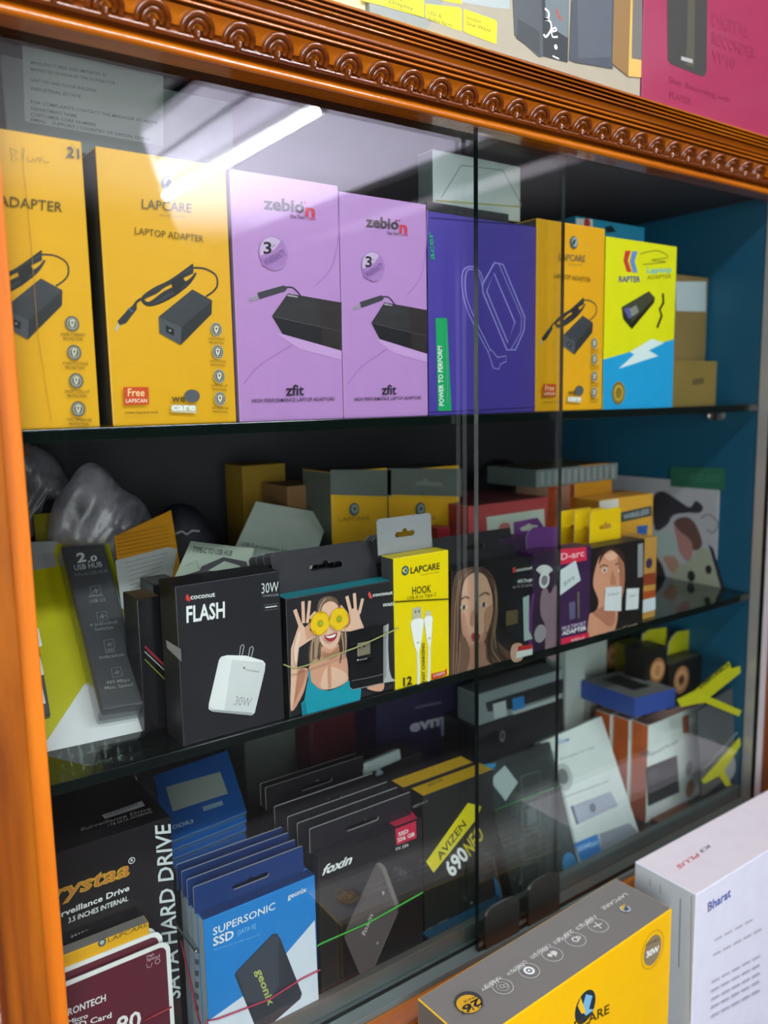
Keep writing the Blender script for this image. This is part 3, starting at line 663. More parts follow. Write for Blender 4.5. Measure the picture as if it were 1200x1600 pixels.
block('plug', f, q0[0], q1[0], q0[1], q1[1], .0011, .0032, M('b0a48c', .3, metal=.5), dg)
q2 = f.q(c(742, 745)); q3 = f.q(c(858, 660)); block('body', f, q2[0], q3[0], q2[1], q3[1] - .0006, .0011, .0040, M('141416', .2), dg)
k = Ink('logo', Face(f.P(0, 0, .0042), f.U, f.V, f.w, f.h), dg); k.circ(c(758, 716), 1, WHITE); k.text('coconut', c(770, 720), c(838, 706), c(770, 708), W); k.done()
k = Ink('contact_hole', Face(f.P(0, 0, .0034), f.U, f.V, f.w, f.h), dg); k.poly(c((762, 600), (778, 597), (778, 612), (762, 615)), K); k.poly(c((804, 592), (820, 588), (820, 603), (804, 606)), K); k.done()
def on_face(face, pts, lift): return [face.P(*face.q(p), lift) for p in pts]
rb = tube('rubber_band', [wa.left.P(*wa.left.q((445, 1038)), .0008)] + on_face(f, smooth_pts(c((178, 771), (300, 740), (600, 632), (740, 580), (965, 478), (1066, 430)), closed=False), .006) , .00055, M('a2a868', .5))
tag(rb, 'pale green rubber band stretched round the pepper photo box', 'rubber band')
hang_tab(r, M('1c1c20'), wa.c[4].x + .002, wa.c[5].x - .003, wa.c[7].y, wa.c[4].z, wa.c[4].z + .029, .25, .030, .002)
for i, (dy, lab) in enumerate(((.020, 'first'), (.040, 'second'), (.060, 'third'))):
    wc = copy_tree(wa.root, (0, dy * .62, 0), 'black box directly behind the pepper photo box, only its hang tab showing' if i == 0 else ('black box in the pepper photo row, between two other black hang tabs' if i == 1 else 'rearmost black box of the row behind the pepper photo box'), only=('carton_body', 'hang_tab')); wc.scale = (1, 1, (.985, .955, .93)[i])
# yellow cable box
HKY = M('efd602', .4, coat=.1, var=.02)
hk = Carton('cable_box', 'bright yellow cable box with white cable picture and grey hang tab', 'box', (618, 1082), (702, 1061), (614, 873), .004, Z2, depth=.0165, front=HKY, side=M('4e4c50'), top=M('d2bc0a'))
f = hk.front; r = hk.root; c = cm(240, 660, 2.4)
k = Ink('logo', f, r); k.circ(c(943, 556), 5.8, M('2c4450'), 1.05); k.circ(c(944, 555), 3.6, M('7aa8c0'), 1.05, inner=.5); k.poly(c((930, 556), (945, 542), (940, 560), (950, 570)), M('e8c820')); k.text('LAPCARE', c(963, 567), c(1072, 549), c(963, 543), K, .035); k.text('Your life. Your Way.', c(1000, 575), c(1070, 563), c(1000, 569), INKG); k.text('HOOK', c(969, 645), c(1040, 636), c(969, 617), K, .02); k.text('USB-A to Type C', c(950, 666), c(1060, 650), c(950, 652), M('4a4410')); k.done()
k = Ink('printed_cable', f, r); k.line(c((990, 850), (993, 920), (992, 988)), 4.2, M('e8ebe4')); k.line(c((1033, 830), (1032, 900), (1030, 978)), 3.8, M('e8ebe4'))
k.poly(c((970, 697), (1002, 690), (1002, 738), (970, 742)), M('bdbca8')); k.poly(c((977, 705), (984, 704), (984, 714), (977, 715)), GREY); k.poly(c((990, 703), (997, 702), (997, 712), (990, 713)), GREY)
k.poly(c((965, 744), (1008, 736), (1008, 775), (996, 850), (982, 852), (968, 790)), WHITE, True); k.poly(c((1018, 708), (1036, 706), (1037, 728), (1018, 731)), M('c8c8b8')); k.poly(c((1014, 732), (1042, 727), (1042, 765), (1037, 832), (1027, 834), (1018, 780)), WHITE, True)
k.line(c((984, 828), (989, 822), (994, 828)), .8, K); k.line(c((1027, 812), (1031, 806), (1036, 812)), .8, K); k.done()
k = Ink('lettering', f, r); k.text('FAST CHARGING', c(1016, 972), c(1014, 826), c(1005, 974), K, .02); k.text('12', c(934, 988), c(967, 980), c(934, 957), K, .04); k.text('MONTHS', c(936, 995), c(966, 989), c(936, 990), K); k.done()
k = Ink('badge', f, r); k.poly(c((1040, 942), (1090, 930), (1097, 920), (1097, 945), (1050, 962), (1040, 962)), M('c8281c')); k.text('12 MONTHS', c(1046, 955), c(1090, 942), c(1046, 944), M('f0e0d0'), .02); k.done()
k = Ink('black_line', f, r); k.line(c((900, 672), (1108, 661)), 1.6, M('3a380c')); k.done()
hang_tab(r, M('8d9094', .45), hk.c[7].x - .002, hk.c[6].x - .003, hk.c[7].y + .001, hk.c[4].z, hk.c[4].z + .029, .05, .020, .002)
for i in range(2):
    hx = Carton('cable_box', ('black box with dark grey tab right behind the yellow cable box', 'black box with dark grey tab, second behind the yellow cable box')[i], 'box', (600 - 10 * i, 1070), (650 - 10 * i, 1060), (600, 872), .024 + .02 * i, Z2, depth=.016, front=M('1c1c20'), h=.096 - .002 * i)
    hang_tab(hx.root, M('4a4c50', .5), hx.c[7].x, hx.c[6].x, hx.c[7].y, hx.c[4].z - .001, hx.c[4].z + .022, .05, .016, .006)
# staring woman box
sw = Carton('adapter_box', 'black box with photo of a long-haired woman making a surprised pout', 'box', (706, 1060), (829, 1026), (705, 893), .004, Z2, depth=.02, front=M('1c1c1e', .4), side=K)
f = sw.front; r = sw.root; c = cm(700, 820, 3.5294)
k = Ink('printed_photograph', f, r)
k.poly(c((25, 330), (70, 250), (180, 232), (250, 290), (275, 400), (260, 560), (275, 640), (340, 700), (400, 660), (410, 720), (330, 770), (60, 838), (12, 830), (12, 600)), M('5e4638', var=.3), True)
k.poly(c((90, 310), (150, 262), (205, 285), (240, 370), (244, 480), (215, 600), (170, 690), (125, 690), (80, 600), (72, 450)), M('cfa38a'), True)
k.poly(c((110, 680), (200, 650), (210, 740), (250, 790), (100, 830)), M('a87c66'), True)
k.poly(c((70, 600), (40, 760), (20, 820), (90, 830), (120, 700)), M('6e5444'), True); k.poly(c((230, 560), (220, 700), (300, 760), (330, 740), (265, 640)), M('4e3a2e'), True)
for x, y in ((86, 455), (195, 440)): k.poly(c((x - 20, y + 2), (x, y - 13), (x + 20, y), (x, y + 13)), M('d8ccc4'), True); k.circ(c(x, y), 2.8, M('6a5e50'), 1.1); k.circ(c(x, y), 1.3, K)
H3 = M('8a6c58'); H4 = M('3c2c24')
for q_ in (((60, 300), (38, 450), (30, 640), (24, 800)), ((75, 280), (52, 420), (50, 600), (40, 780)), ((235, 300), (262, 420), (250, 560), (262, 680)), ((215, 262), (255, 340), (268, 470), (250, 620)), ((250, 560), (240, 680), (290, 760)), ((130, 245), (85, 290), (68, 380)), ((60, 640), (62, 720), (50, 820))): k.line(c(*q_), 1.8, H3, sm=True)
for q_ in (((85, 285), (62, 400), (62, 560), (50, 700)), ((222, 300), (248, 400), (244, 540)), ((262, 600), (280, 700), (330, 750)), ((180, 240), (235, 290), (250, 360)), ((225, 600), (222, 700), (240, 780))): k.line(c(*q_), 1.6, H4, sm=True)
k.poly(c((200, 480), (240, 440), (240, 500), (210, 600), (180, 670), (175, 640), (200, 570)), M('b4846c'), True); k.poly(c((80, 480), (95, 520), (110, 600), (130, 680), (100, 640), (78, 560)), M('b98a74'), True)
k.poly(c((128, 470), (140, 460), (160, 530), (152, 548), (132, 548)), M('dcb49c'), True); k.circ(c(130, 545), 1.2, M('7a4a3a')); k.circ(c(150, 544), 1.2, M('7a4a3a'))
k.line(c((70, 410), (90, 395), (112, 405)), 1.5, HAIR2, sm=True); k.line(c((170, 390), (200, 372), (225, 385)), 1.5, HAIR2, sm=True)
k.poly(c((135, 460), (152, 540), (135, 548), (120, 535)), M('b4846c'), True); k.poly(c((128, 600), (150, 592), (172, 608), (160, 640), (140, 642), (126, 625)), M('a23a3c'), True); k.poly(c((138, 608), (158, 606), (158, 618), (142, 620)), M('5a1a20'), True)
k.line(c((200, 600), (222, 580)), 1, HAIR2); k.poly(c((350, 660), (400, 655), (405, 735), (360, 755), (338, 720)), M('cfa38a'), True); k.done()
k = Ink('logo', f, r); k.poly(c((350, 235), (366, 232), (364, 262), (350, 262)), M('d8443c')); k.text('coconut', c(368, 258), c(458, 242), c(368, 238), W, .02); k.text('WiFi Dongle', c(375, 322), c(458, 308), c(375, 302), W, .02); k.text('for PC & Laptop', c(350, 350), c(458, 334), c(350, 334), M('a0a0a0'), .01); k.done()
k = Ink('window', f, r); k.poly(c((405, 400), (440, 385), (438, 580), (460, 625), (412, 640)), M('a9bdb6')); k.poly(c((310, 475), (378, 465), (378, 540), (312, 556)), M('5e5236')); k.poly(c((285, 465), (312, 470), (312, 555), (288, 560)), M('0c0c0e')); k.done()
k = Ink('badge', f, r); k.poly(c((372, 680), (458, 662), (458, 712), (366, 735)), M('dfe4e2')); k.poly(c((378, 668), (458, 655), (456, 680), (372, 696)), M('cc2a2c')); k.done()
hang_tab(r, M('1a1b1c'), sw.c[4].x, sw.c[5].x - .002, sw.c[7].y, sw.c[4].z, sw.c[4].z + .024, .2, .024, .001)
# purple adapter boxes
PU = M('4a1f52', .45)
pw_ = Carton('adapter_box', 'dark purple box with hand picture under a white wireless symbol', 'box', (832, 1026), (872, 1016), (829, 866), .004, Z2, depth=.02, front=M('33203a'), side=PU, top=PU)
f = pw_.front; r = pw_.root
k = Ink('printed_photograph', f, r); k.poly(c((520, 360), (545, 350), (560, 380), (600, 350), (605, 720), (540, 715), (535, 560), (512, 500), (508, 420)), M('9a7c88', var=.15), True); k.circ(c(508, 600), 9, M('a8a0a8'), 1.1); k.line(c((470, 380), (455, 500), (452, 690)), 5, M('6a2e78')); k.done()
k = Ink('icon', f, r)
for rr in (30, 46, 62): k.line([c(530 + rr * .85 * math.cos(a), 290 - rr * math.sin(a)) for a in [math.pi * (.2 + .6 * i / 8) for i in range(9)]], 3, W)
k.circ(c(530, 306), 8, W, 1.1); k.circ(c(530, 306), 5, M('8a8088'), 1.1); k.done()
hang_tab(r, M('5c2468'), pw_.c[7].x - .002, pw_.c[6].x, pw_.c[7].y + .001, pw_.c[4].z, pw_.c[4].z + .026, .1, .0, .001) if False else None
tfp = Face(pw_.c[7] + V3((-.006, .001, -.001)), (1, 0, 0), (0, .2, 1), .05, .05)
sheet('hang_tab', tfp, cm(740, 680, 4)((330, 640), (345, 600), (375, 575), (545, 572), (545, 690), (440, 760), (360, 765), (335, 745)), [], M('5e2a70'), r, .0008)
pb = copy_tree(pw_.root, (-.022, .022, .012), 'purple box with pale hang hole, behind the wireless symbol box', only=('carton_body',))
tfb = Face(V3((pw_.c[7].x - .030, pw_.c[7].y + .022, pw_.c[7].z + .008)), (1, 0, 0), (0, .2, 1), .05, .05)
_t = sheet('hang_tab', tfb, cm(740, 680, 4)((250, 545), (400, 515), (435, 570), (440, 680), (255, 655)), [cm(740, 680, 4)((290, 580), (330, 562), (345, 550), (360, 560), (402, 562), (395, 590), (300, 600))], M('5c2468'), None, .0008)
_t.parent = pb; _t.data.transform(Matrix.Translation(-pb.location))
hd = Carton('adapter_box', 'purple adapter box with red header, red foot and tilted white sticker', 'box', (875, 1014), (921, 1003), (874, 861), .004, Z2, depth=.02, front=M('3a2048'), side=PU)
f = hd.front; r = hd.root
k = Ink('printed_panel', f, r); k.poly(c((610, 135), (762, 122), (764, 196), (612, 222)), M('cf2f48')); k.text('D-arc', c(622, 195), c(750, 172), c(622, 158), M('f0b8c0'), .03); k.poly(c((622, 628), (776, 592), (778, 640), (625, 672)), M('cc2644')); k.text('MINI', c(680, 648), c(750, 632), c(680, 630), M('f0b8c0'), .02)
k.text('MULTIPORT', c(628, 584), c(760, 552), c(628, 562), M('c8b8d0'), .02); k.text('ADAPTER', c(628, 610), c(762, 578), c(628, 588), W, .04); k.poly(c((665, 430), (700, 420), (700, 515), (668, 525)), M('5c5a78')); k.poly(c((710, 370), (722, 368), (724, 515), (714, 518)), M('6a6258')); k.done()
k = Ink('price_sticker', f, r); k.poly(c((606, 258), (702, 196), (730, 305), (612, 392)), M('c9d4d4')); k.text('899', c(640, 340), c(700, 300), c(632, 318), M('8a9494'), .02); k.done('white price sticker')
fw = Carton('adapter_box', 'black box with close-up photo of half a smiling face and price stickers', 'box', (922, 1003), (1004, 981), (920, 858), .004, Z2, depth=.02, front=M('1e1b1a', .4), side=K)
f = fw.front; r = fw.root
k = Ink('printed_photograph', f, r)
k.poly(c((815, 230), (850, 150), (905, 122), (955, 150), (972, 240), (968, 360), (940, 460), (930, 540), (900, 600), (780, 642), (778, 500), (812, 480), (830, 420), (800, 330)), M('cf9474', var=.1), True)
k.poly(c((850, 140), (905, 118), (960, 150), (975, 220), (940, 170), (900, 140), (860, 165), (830, 220)), M('3a2620'), True)
k.line(c((835, 235), (855, 222), (880, 228)), 1.5, HAIR2, sm=True); k.line(c((920, 220), (945, 212), (968, 225)), 1.5, HAIR2, sm=True)
for x in (862, 948): k.circ(c(x, 250), 3.6, M('e8dcd4'), .7); k.circ(c(x, 250), 1.8, M('3a2a20'))
k.poly(c((905, 250), (925, 320), (905, 332), (892, 318)), M('b87c5e'), True); k.poly(c((858, 365), (900, 372), (950, 358), (930, 392), (890, 398)), M('b04448'), True); k.poly(c((868, 370), (900, 376), (942, 366), (925, 382), (890, 386)), WHITE, True)
k.poly(c((935, 180), (965, 230), (965, 350), (935, 450), (925, 430), (948, 340)), M('a86c50'), True); k.poly(c((860, 170), (905, 150), (930, 175), (890, 200)), M('e4b496'), True); k.poly(c((800, 480), (900, 440), (920, 520), (890, 560), (840, 520)), M('b0745a'), True)
k.line(c((1058, 103), (1057, 288)), 8, M('8c9090')); k.done()
for q in (((865, 345), (955, 338), (952, 475), (858, 472)), ((982, 352), (1050, 348), (1045, 462), (976, 470))):
    k = Ink('price_sticker', f, r); k.poly(c(*q), M('d4dadb')); k.text('MRP', (lambda p: (p[0] + 4, p[1] + 14))(c(*q[0])), (lambda p: (p[0] - 4, p[1] + 13))(c(*q[1])), (lambda p: (p[0] + 4, p[1] + 10))(c(*q[0])), M('8a9090')); k.done('white price sticker')
k = Ink('lettering', f, r); k.text('with Type-C port', c(825, 620), c(1040, 555), c(825, 600), M('b89c8c'), .03); k.done()
# yellow hang tabs behind the face box
YT = M('e8c008', .4)
for i, (px0, px1, yb) in enumerate((((922, 862), (970, 858), .026), ((898, 860), (945, 856), .046), ((876, 852), (925, 848), .066))):
    ycb = Carton('cable_box', ('yellow tabbed box right behind the half-face photo box', 'yellow tabbed box, middle of the three behind the half-face photo box', 'yellow tabbed box, rearmost of the three behind the half-face photo box')[i], 'box', px0, px1, (px0[0], px0[1] - 10), yb, Z2, depth=.014, front=YT, h=aty((px0[0], 853), yb).z - Z2)
    hang_tab(ycb.root, YT, ycb.c[4].x, ycb.c[5].x, ycb.c[4].y + .001, ycb.c[4].z - .001, aty((px0[0], 799), yb).z, 0, .018, .003)
# tan ribbed box to the right and orange cartons behind
TN = M('b98a3e', .5)
tn = Carton('cable_box', 'tall narrow tan and blue box right of the half-face photo box', 'box', (1004, 982), (1023, 975), (1004, 842), .010, Z2, depth=.03, front=TN, side=TN)
k = Ink('printed_panel', tn.front, tn.root); k.poly([(1003, 938), (1024, 933), (1024, 952), (1003, 958)], M('c9d8dc')); k.poly([(1003, 925), (1024, 921), (1024, 932), (1003, 937)], M('a84c20')); k.circ((1014, 880), 5, M('3c2c4c')); k.poly([(1003, 898), (1024, 894), (1024, 912), (1003, 916)], M('8a3c20')); k.done()
oc = Carton('cable_box', 'orange-yellow box with dark band and white corner, behind the yellow tabs', 'box', (938, 850), (1019, 838), (936, 782), .06, Z2, depth=.045, front=M('d29a2c', .5), side=M('b87c1c'))
k = Ink('printed_panel', oc.front, oc.root); k.poly([(968, 801), (1018, 790), (1018, 806), (970, 816)], M('3a4444')); k.text('WIRELESS', (974, 812), (1014, 802), (974, 804), M('a8b0b0'), .03); k.poly([(936, 783), (966, 779), (966, 802), (936, 806)], M('d0ccc0')); k.poly([(995, 822), (1012, 820), (1010, 838), (996, 840)], M('2a5aa0')); k.done()
hang_tab(oc.root, M('d2921c'), oc.c[7].x - .002, oc.c[7].x + .060, oc.c[7].y - .01, oc.c[4].z, oc.c[4].z + .034, 0, .022, .008)
ORG = M('bf4a16', .5)
for i, (a, b, t, yy, lab) in enumerate((((890, 860), (928, 850), (890, 759), .10, 'orange-red box under the grey flat box, right of the two'), ((856, 870), (889, 862), (856, 762), .115, 'orange-red box under the grey flat box, left of the two'))):
    Carton('cable_box', lab, 'box', a, b, t, yy, Z2, depth=.05, front=ORG, side=M('d8a88c'), h=aty((856, 757), .115).z - Z2)
ztop2 = aty((856, 757), .115).z + .0005
gb = Carton('flat_box', 'long grey and olive flat box lying on the two orange-red boxes', 'box', (838, 755), (965, 750), (838, 720), .095, ztop2, depth=.075, front=M('7c8886', .5), side=M('5e6a68'), top=M('5e5a30'), h=.019)
k = Ink('stripe_print', gb.front, gb.root)
k.done()
for i in range(12):
    k = Ink('stripe', gb.front, gb.root, px=False); u_ = .05 + i * .078; k.poly([(u_, .12), (u_ + .036, .12), (u_ + .036, .88), (u_, .88)], M('97a2a0')); k.done()
rw = Carton('flat_box', 'red box with white front panel lying behind the pouting woman box', 'box', (732, 846), (856, 838), (730, 805), .085, None, depth=.10, front=M('a44040'), side=M('8c2c30'), top=M('7a2a30'), h=.034)
k = Ink('printed_panel', rw.front, rw.root); k.poly([(760, 808), (850, 795), (852, 836), (762, 842)], M('b9c2b4')); k.circ((788, 824), 9, M('b86a64'), .6); k.done()
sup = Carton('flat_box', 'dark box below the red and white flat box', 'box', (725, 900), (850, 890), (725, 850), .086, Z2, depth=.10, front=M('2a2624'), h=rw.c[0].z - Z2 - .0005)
# headset box against the side wall
P0, P1, P2 = atx((1150, 945), .8725), None, atx((1152, 733), .8725)
yb0 = .046
hs = Slab('headset_box', 'large white headset box with photo of woman in cream jacket, against teal side wall', 'box', (.874, .262, Z2), (.874, yb0, Z2), (.874, .262, -.108), .002, M('b6b4ba', .5), bevel=.0003)
f = hs.front; r = hs.root; c = cm(1000, 620, 4)
k = Ink('printed_panel', f, r); k.poly(c((190, 435), (532, 445), (530, 585), (190, 560)), M('2c6a52')); k.text('WIRELESS', c(240, 520), c(500, 530), c(240, 480), M('3f7c64'), .02); k.done()
k = Ink('printed_photograph', f, r)
k.poly(c((80, 640), (140, 590), (230, 640), (310, 690), (350, 650), (395, 690), (370, 725), (300, 725), (210, 740), (170, 800), (95, 830)), M('38363c'), True)
k.line(c((380, 760), (430, 735), (490, 790), (460, 850), (420, 830)), 2.4, M('8c8c92'), sm=True)
k.poly(c((90, 850), (200, 840), (240, 950), (160, 1000), (110, 990)), M('aabab6')); 
k.poly(c((215, 780), (290, 750), (350, 800), (390, 920), (340, 960), (290, 900), (240, 860)), M('6a4c48'), True)
k.poly(c((215, 800), (250, 840), (320, 900), (330, 980), (300, 1030), (250, 970), (235, 900)), M('b4807a'), True); k.poly(c((150, 1000), (220, 1000), (245, 1060), (220, 1110), (180, 1070)), M('b48c78'), True)
k.poly(c((195, 1130), (250, 1050), (300, 1040), (380, 940), (430, 960), (520, 1230), (430, 1270), (240, 1335)), M('a8ab98'))
k.poly(c((430, 920), (460, 950), (545, 1240), (520, 1245)), M('2c2c30')); k.circ(c(322, 1120), 6, M('2a2c2c'), 1.3); k.circ(c(430, 1080), 5, M('2a2c2c'), 1.3)
k.poly(c((95, 980), (140, 1050), (230, 1330), (190, 1335), (105, 1150)), M('2c2a30')); k.poly(c((110, 1150), (135, 1160), (185, 1320), (150, 1325)), M('9aa4a8')); k.done()
# two grey and yellow boxes at the back
for i, (a, b, t, lab) in enumerate((((520, 870), (607, 866), (517, 738), 'yellow box with grey top band at the back, left of the pair'), ((609, 868), (718, 864), (607, 736), 'yellow box with grey top band at the back, beside the door edge'))):
    g = Carton('adapter_box', lab, 'box', a, b, t, .115, Z2, depth=.05, front=M('d9a60c', .5), side=M('50564f'), top=M('50564f'))
    dx = b[0] - a[0]
    k = Ink('printed_panel', g.front, g.root); k.poly([(a[0] - 4, t[1] - 4), (b[0] + 4, t[1] - 4), (b[0] + 4, 776), (a[0] - 4, 773)], M('5c645e')); k.line([(a[0], 776), (b[0], 779)], 1, M('b09a30'))
    if i: k.poly([(650, 752), (690, 754), (690, 760), (650, 758)], M('727a74')); k.poly([(660, 748), (668, 748), (668, 754), (660, 754)], M('727a74'))
    k.done()
    k = Ink('logo', g.front, g.root); x = a[0] + dx * .38 + 6 * i; k.circ((x, 796), 8, M('4e5c58'), 1.1); k.circ((x + 1, 795), 5, M('93a49c'), 1.1, inner=.55); k.text('LAPCARE', (x - 24, 815), (x + 24, 812), (x - 24, 809), M('8a7414'), .02); k.done()
Carton('carton', 'plain brown carton left of the two yellow and grey boxes at the back', 'box', (452, 862), (520, 860), (450, 760), .16, Z2, depth=.05, front=M('7c5a34', .7))
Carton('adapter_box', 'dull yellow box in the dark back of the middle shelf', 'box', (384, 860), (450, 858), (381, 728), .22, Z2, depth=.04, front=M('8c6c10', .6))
Carton('small_carton', 'small crimson box between the grey hang tab and yellow boxes', 'box', (684, 868), (704, 864), (682, 826), .085, Z2, depth=.02, front=M('7c1420'))
# white cartons leaning at the centre back
WG = M('bccabb', .5)
w1p = [aty((350, 920), .085), aty((468, 930), .070), aty((398, 783), .150)]
w1 = Slab('small_carton', 'pale green-white carton leaning back, its printed face up, behind the black row', 'box', aty((344, 905), .095), aty((476, 922), .080), aty((400, 783), .160), .022, WG, M('98a697'))
c = cm(240, 660, 2.4)
k = Ink('lettering', w1.front, w1.root); k.text('USB-C to Convertion Adapter', c(332, 462), c(530, 495), c(334, 448), M('46504a'), .02); k.line(c((318, 455), (520, 490)), 1, M('9caa9c')); k.line(c((470, 345), (540, 350), (575, 350)), .8, M('9caa9c')); k.done()
w2 = Slab('small_carton', 'flat pale carton with black capitals leaning behind the black charger box', 'box', aty((262, 925), .060), aty((372, 935), .050), aty((298, 845), .105), .018, M('a9b5a5', .5), M('c4ccc0'))
k = Ink('lettering', w2.front, w2.root); k.text('TYPE-C TO USB HUB', c(143, 486), c(292, 502), c(150, 466), M('3c423c'), .03); k.line(c((120, 540), (160, 520), (170, 550)), 1, M('5c645c')); k.done()

# ---- left corner of the middle shelf
hb0, hb1 = V3((.113, .056, Z2)), V3((.187, .050, Z2)); hbU = (hb1 - hb0); hbTR = V3((.198, .174, -.111)); 
hbV = hbTR - hb1
# push the lower edge a little left of the post
hw0 = hb0 - hbU * .12
HUBY = M('c8c40c', .4, coat=.2)
hub = Slab('usb_hub', 'black usb hub in a clear blister on a yellow and white card', 'usb hub', hw0, hb1, hw0 + hbV, .0012, HUBY, W, part='backing_card')
f = hub.front; r = hub.root; c = cm(0, 660, 2.963)
k = Ink('white_panel', f, r); k.poly(c((200, 1500), (385, 1220), (455, 1170), (700, 1330), (715, 1395), (690, 1425), (195, 1530), (150, 1545)), M('e4e8ea')); k.poly(c((60, 560), (130, 555), (270, 550), (250, 600), (262, 668), (130, 690), (60, 695)), M('aeb4b4')); k.done()
k = Ink('rim', f, r); k.line(c((270, 548), (350, 538), (460, 532), (492, 545), (560, 780), (640, 1030)), 3.2, M('dcdc20'), sm=True); k.line(c((640, 1030), (680, 1200), (715, 1390)), 2, M('9aa08c')); k.line(c((345, 740), (380, 900)), 1.5, M('98941c')); k.done()
# hub body stands proud of the card
HB = M('3c3c42', .38, coat=.25)
fb = [f.q(p) for p in c((330, 600), (520, 590))]
hubface = Face(f.P(0, 0, .019), f.U, f.V, f.w, f.h)
q = [hubface.q(p) for p in c((468, 1335), (680, 1300), (480, 562), (284, 572))]
cs = [hubface.P(q[0][0], q[0][1]), hubface.P(q[1][0], q[1][1]), hubface.P(q[1][0], q[1][1], -.0175), hubface.P(q[0][0], q[0][1], -.0175), hubface.P(q[3][0], q[3][1]), hubface.P(q[2][0], q[2][1]), hubface.P(q[2][0], q[2][1], -.0175), hubface.P(q[3][0], q[3][1], -.0175)]
Vv, F_, _ = hexa(cs, .0018); hbody = mesh_obj('hub_body', Vv, F_, HB, r)
hf2 = Face(hubface.P(0, 0, .0002), f.U, f.V, f.w, f.h)
LG = M('c8cccc'); 
k = Ink('lettering', hf2, r, parent=hbody); k.text('2', c(358, 650), c(400, 642), c(352, 608), WHITE, .06); k.text('.0', c(408, 648), c(452, 640), c(404, 622), WHITE, .05); k.text('USB HUB', c(345, 686), c(475, 668), c(340, 662), LG, .035); k.text('4 Ports USB HUB', c(345, 715), c(498, 695), c(342, 700), M('8e9294')); k.done()
for (bx, by, lines) in ((442, 780, (('4 Ports', 412, 815, 478), ('USB 2.0', 416, 838, 490))), (472, 900, (('4 Individual', 416, 948, 542), ('Switches', 440, 968, 525))), (505, 1030, (('LED', 490, 1070, 532), ('Indication', 462, 1098, 575))), (540, 1160, (('480 Mbps', 492, 1215, 600), ('Max. Speed', 486, 1240, 615)))):
    k = Ink('icon', hf2, r, parent=hbody); k.line(c((bx - 26, by - 18), (bx + 18, by - 26), (bx + 26, by + 14), (bx - 18, by + 24)), .8, M('9a9ea0'), closed=True); k.line(c((bx - 8, by + 8), (bx, by - 12), (bx + 4, by + 10), (bx + 10, by - 6)), 1.2, M('b4b8b8')); k.done()
    k = Ink('lettering', hf2, r, parent=hbody)
    for t, xa, yy, xb in lines: k.text(t, c(xa, yy), c(xb, yy - (xb - xa) * .14), c(xa - 3, yy - 15), M('9ca0a2'), .01)
    k.done()
bq = [f.q(p) for p in c((395, 1440), (715, 1392), (495, 540), (265, 560))]
f2 = Face(f.P(0, 0, .0205), f.U, f.V, f.w, f.h)
cs = [f.P(bq[0][0], bq[0][1], .0206), f.P(bq[1][0], bq[1][1], .0206), f.P(bq[1][0], bq[1][1], .0006), f.P(bq[0][0], bq[0][1], .0006), f.P(bq[3][0], bq[3][1], .0206), f.P(bq[2][0], bq[2][1], .0206), f.P(bq[2][0], bq[2][1], .0006), f.P(bq[3][0], bq[3][1], .0006)]
# clear blister: cap and walls follow the hub body
def shrink(qs, e):
    cx = sum(p[0] for p in qs) / 4; cy = sum(p[1] for p in qs) / 4
    return [(cx + (p[0] - cx) * e, cy + (p[1] - cy) * (1 + (e - 1) * .35)) for p in qs]
qq = shrink(q, 1.12); q2 = shrink(q, 1.05)
cs = [hubface.P(*q2[0], .0012), hubface.P(*q2[1], .0012), hubface.P(*qq[1], -.0176), hubface.P(*qq[0], -.0176), hubface.P(*q2[3], .0012), hubface.P(*q2[2], .0012), hubface.P(*qq[2], -.0176), hubface.P(*qq[3], -.0176)]
Vv, F_, _ = hexa(cs, .0025); mesh_obj('blister', Vv, F_, CLEAR, r, smooth=False)
# second blister at the post and a 3.0 card behind
zc = Slab('blister_card', 'black and yellow blister card tucked behind the left post, white stripes on it', 'package', aty((28, 1130), .030) , aty((79, 1117), .028), aty((0, 950), .07), .010, M('16161a'), M('8a8a30'))
k = Ink('lettering', zc.front, zc.root)
for y in (985, 1030, 1075): k.poly([(52, y), (60 + (y - 985) * .06, y - 4), (66 + (y - 985) * .06, y + 24), (56, y + 28)], W)
k.done()
tc = Slab('usb_hub', 'yellow hub card numbered 3.0 standing behind the black hub', 'package', aty((62, 900), .19), aty((122, 893), .19), aty((52, 803), .215), .004, M('a89c1c', .5))
k = Ink('lettering', tc.front, tc.root); k.text('3', (76, 841), (88, 840), (75, 828), K, .05); k.text('.0', (92, 841), (104, 838), (92, 833), K, .04); k.done()
ob = Slab('carton', 'orange box with white instruction label leaning behind the usb hub', 'box', aty((196, 985), .10), aty((290, 935), .10), aty((178, 838), .15), .012, M('c88a14', .5), M('7a5a1c'))
k = Ink('instruction_label', ob.front, ob.root); k.poly([(180, 876), (262, 855), (277, 858), (268, 905), (205, 960), (190, 950)], M('b4bab8'))
for i in range(8): k.line([(195 + i * 1.5, 880 + i * 7), (262 - i * 3, 864 + i * 7)], .8, M('7c8482'))
for i in range(6): k.line([(184, 838 + i * 6), (262 + i, 822 + i * 6)], .7, M('8a5c10'))
k.done()
# dark narrow boxes between hub and charger box
nb = Carton('cable_box', 'narrow black box with thin red and green stripes beside the charger box', 'box', (226, 1140), (262, 1135), (226, 935), .045, Z2, depth=.03, front=M('17171c', .25), side=M('17171c', .25))
k = Ink('stripe', nb.front, nb.root); k.line([(226, 1010), (262, 1045)], 3.5, M('8c1c34')); k.line([(226, 1018), (262, 1052)], 1.6, M('a8b0a8')); k.line([(226, 1030), (262, 1066)], 1.6, M('7c8c1c')); k.done()
Carton('cable_box', 'black box with pale band behind the left side of the charger box', 'box', (250, 1090), (290, 1085), (246, 912), .085, Z2, depth=.03, front=M('1a1a20', .25))
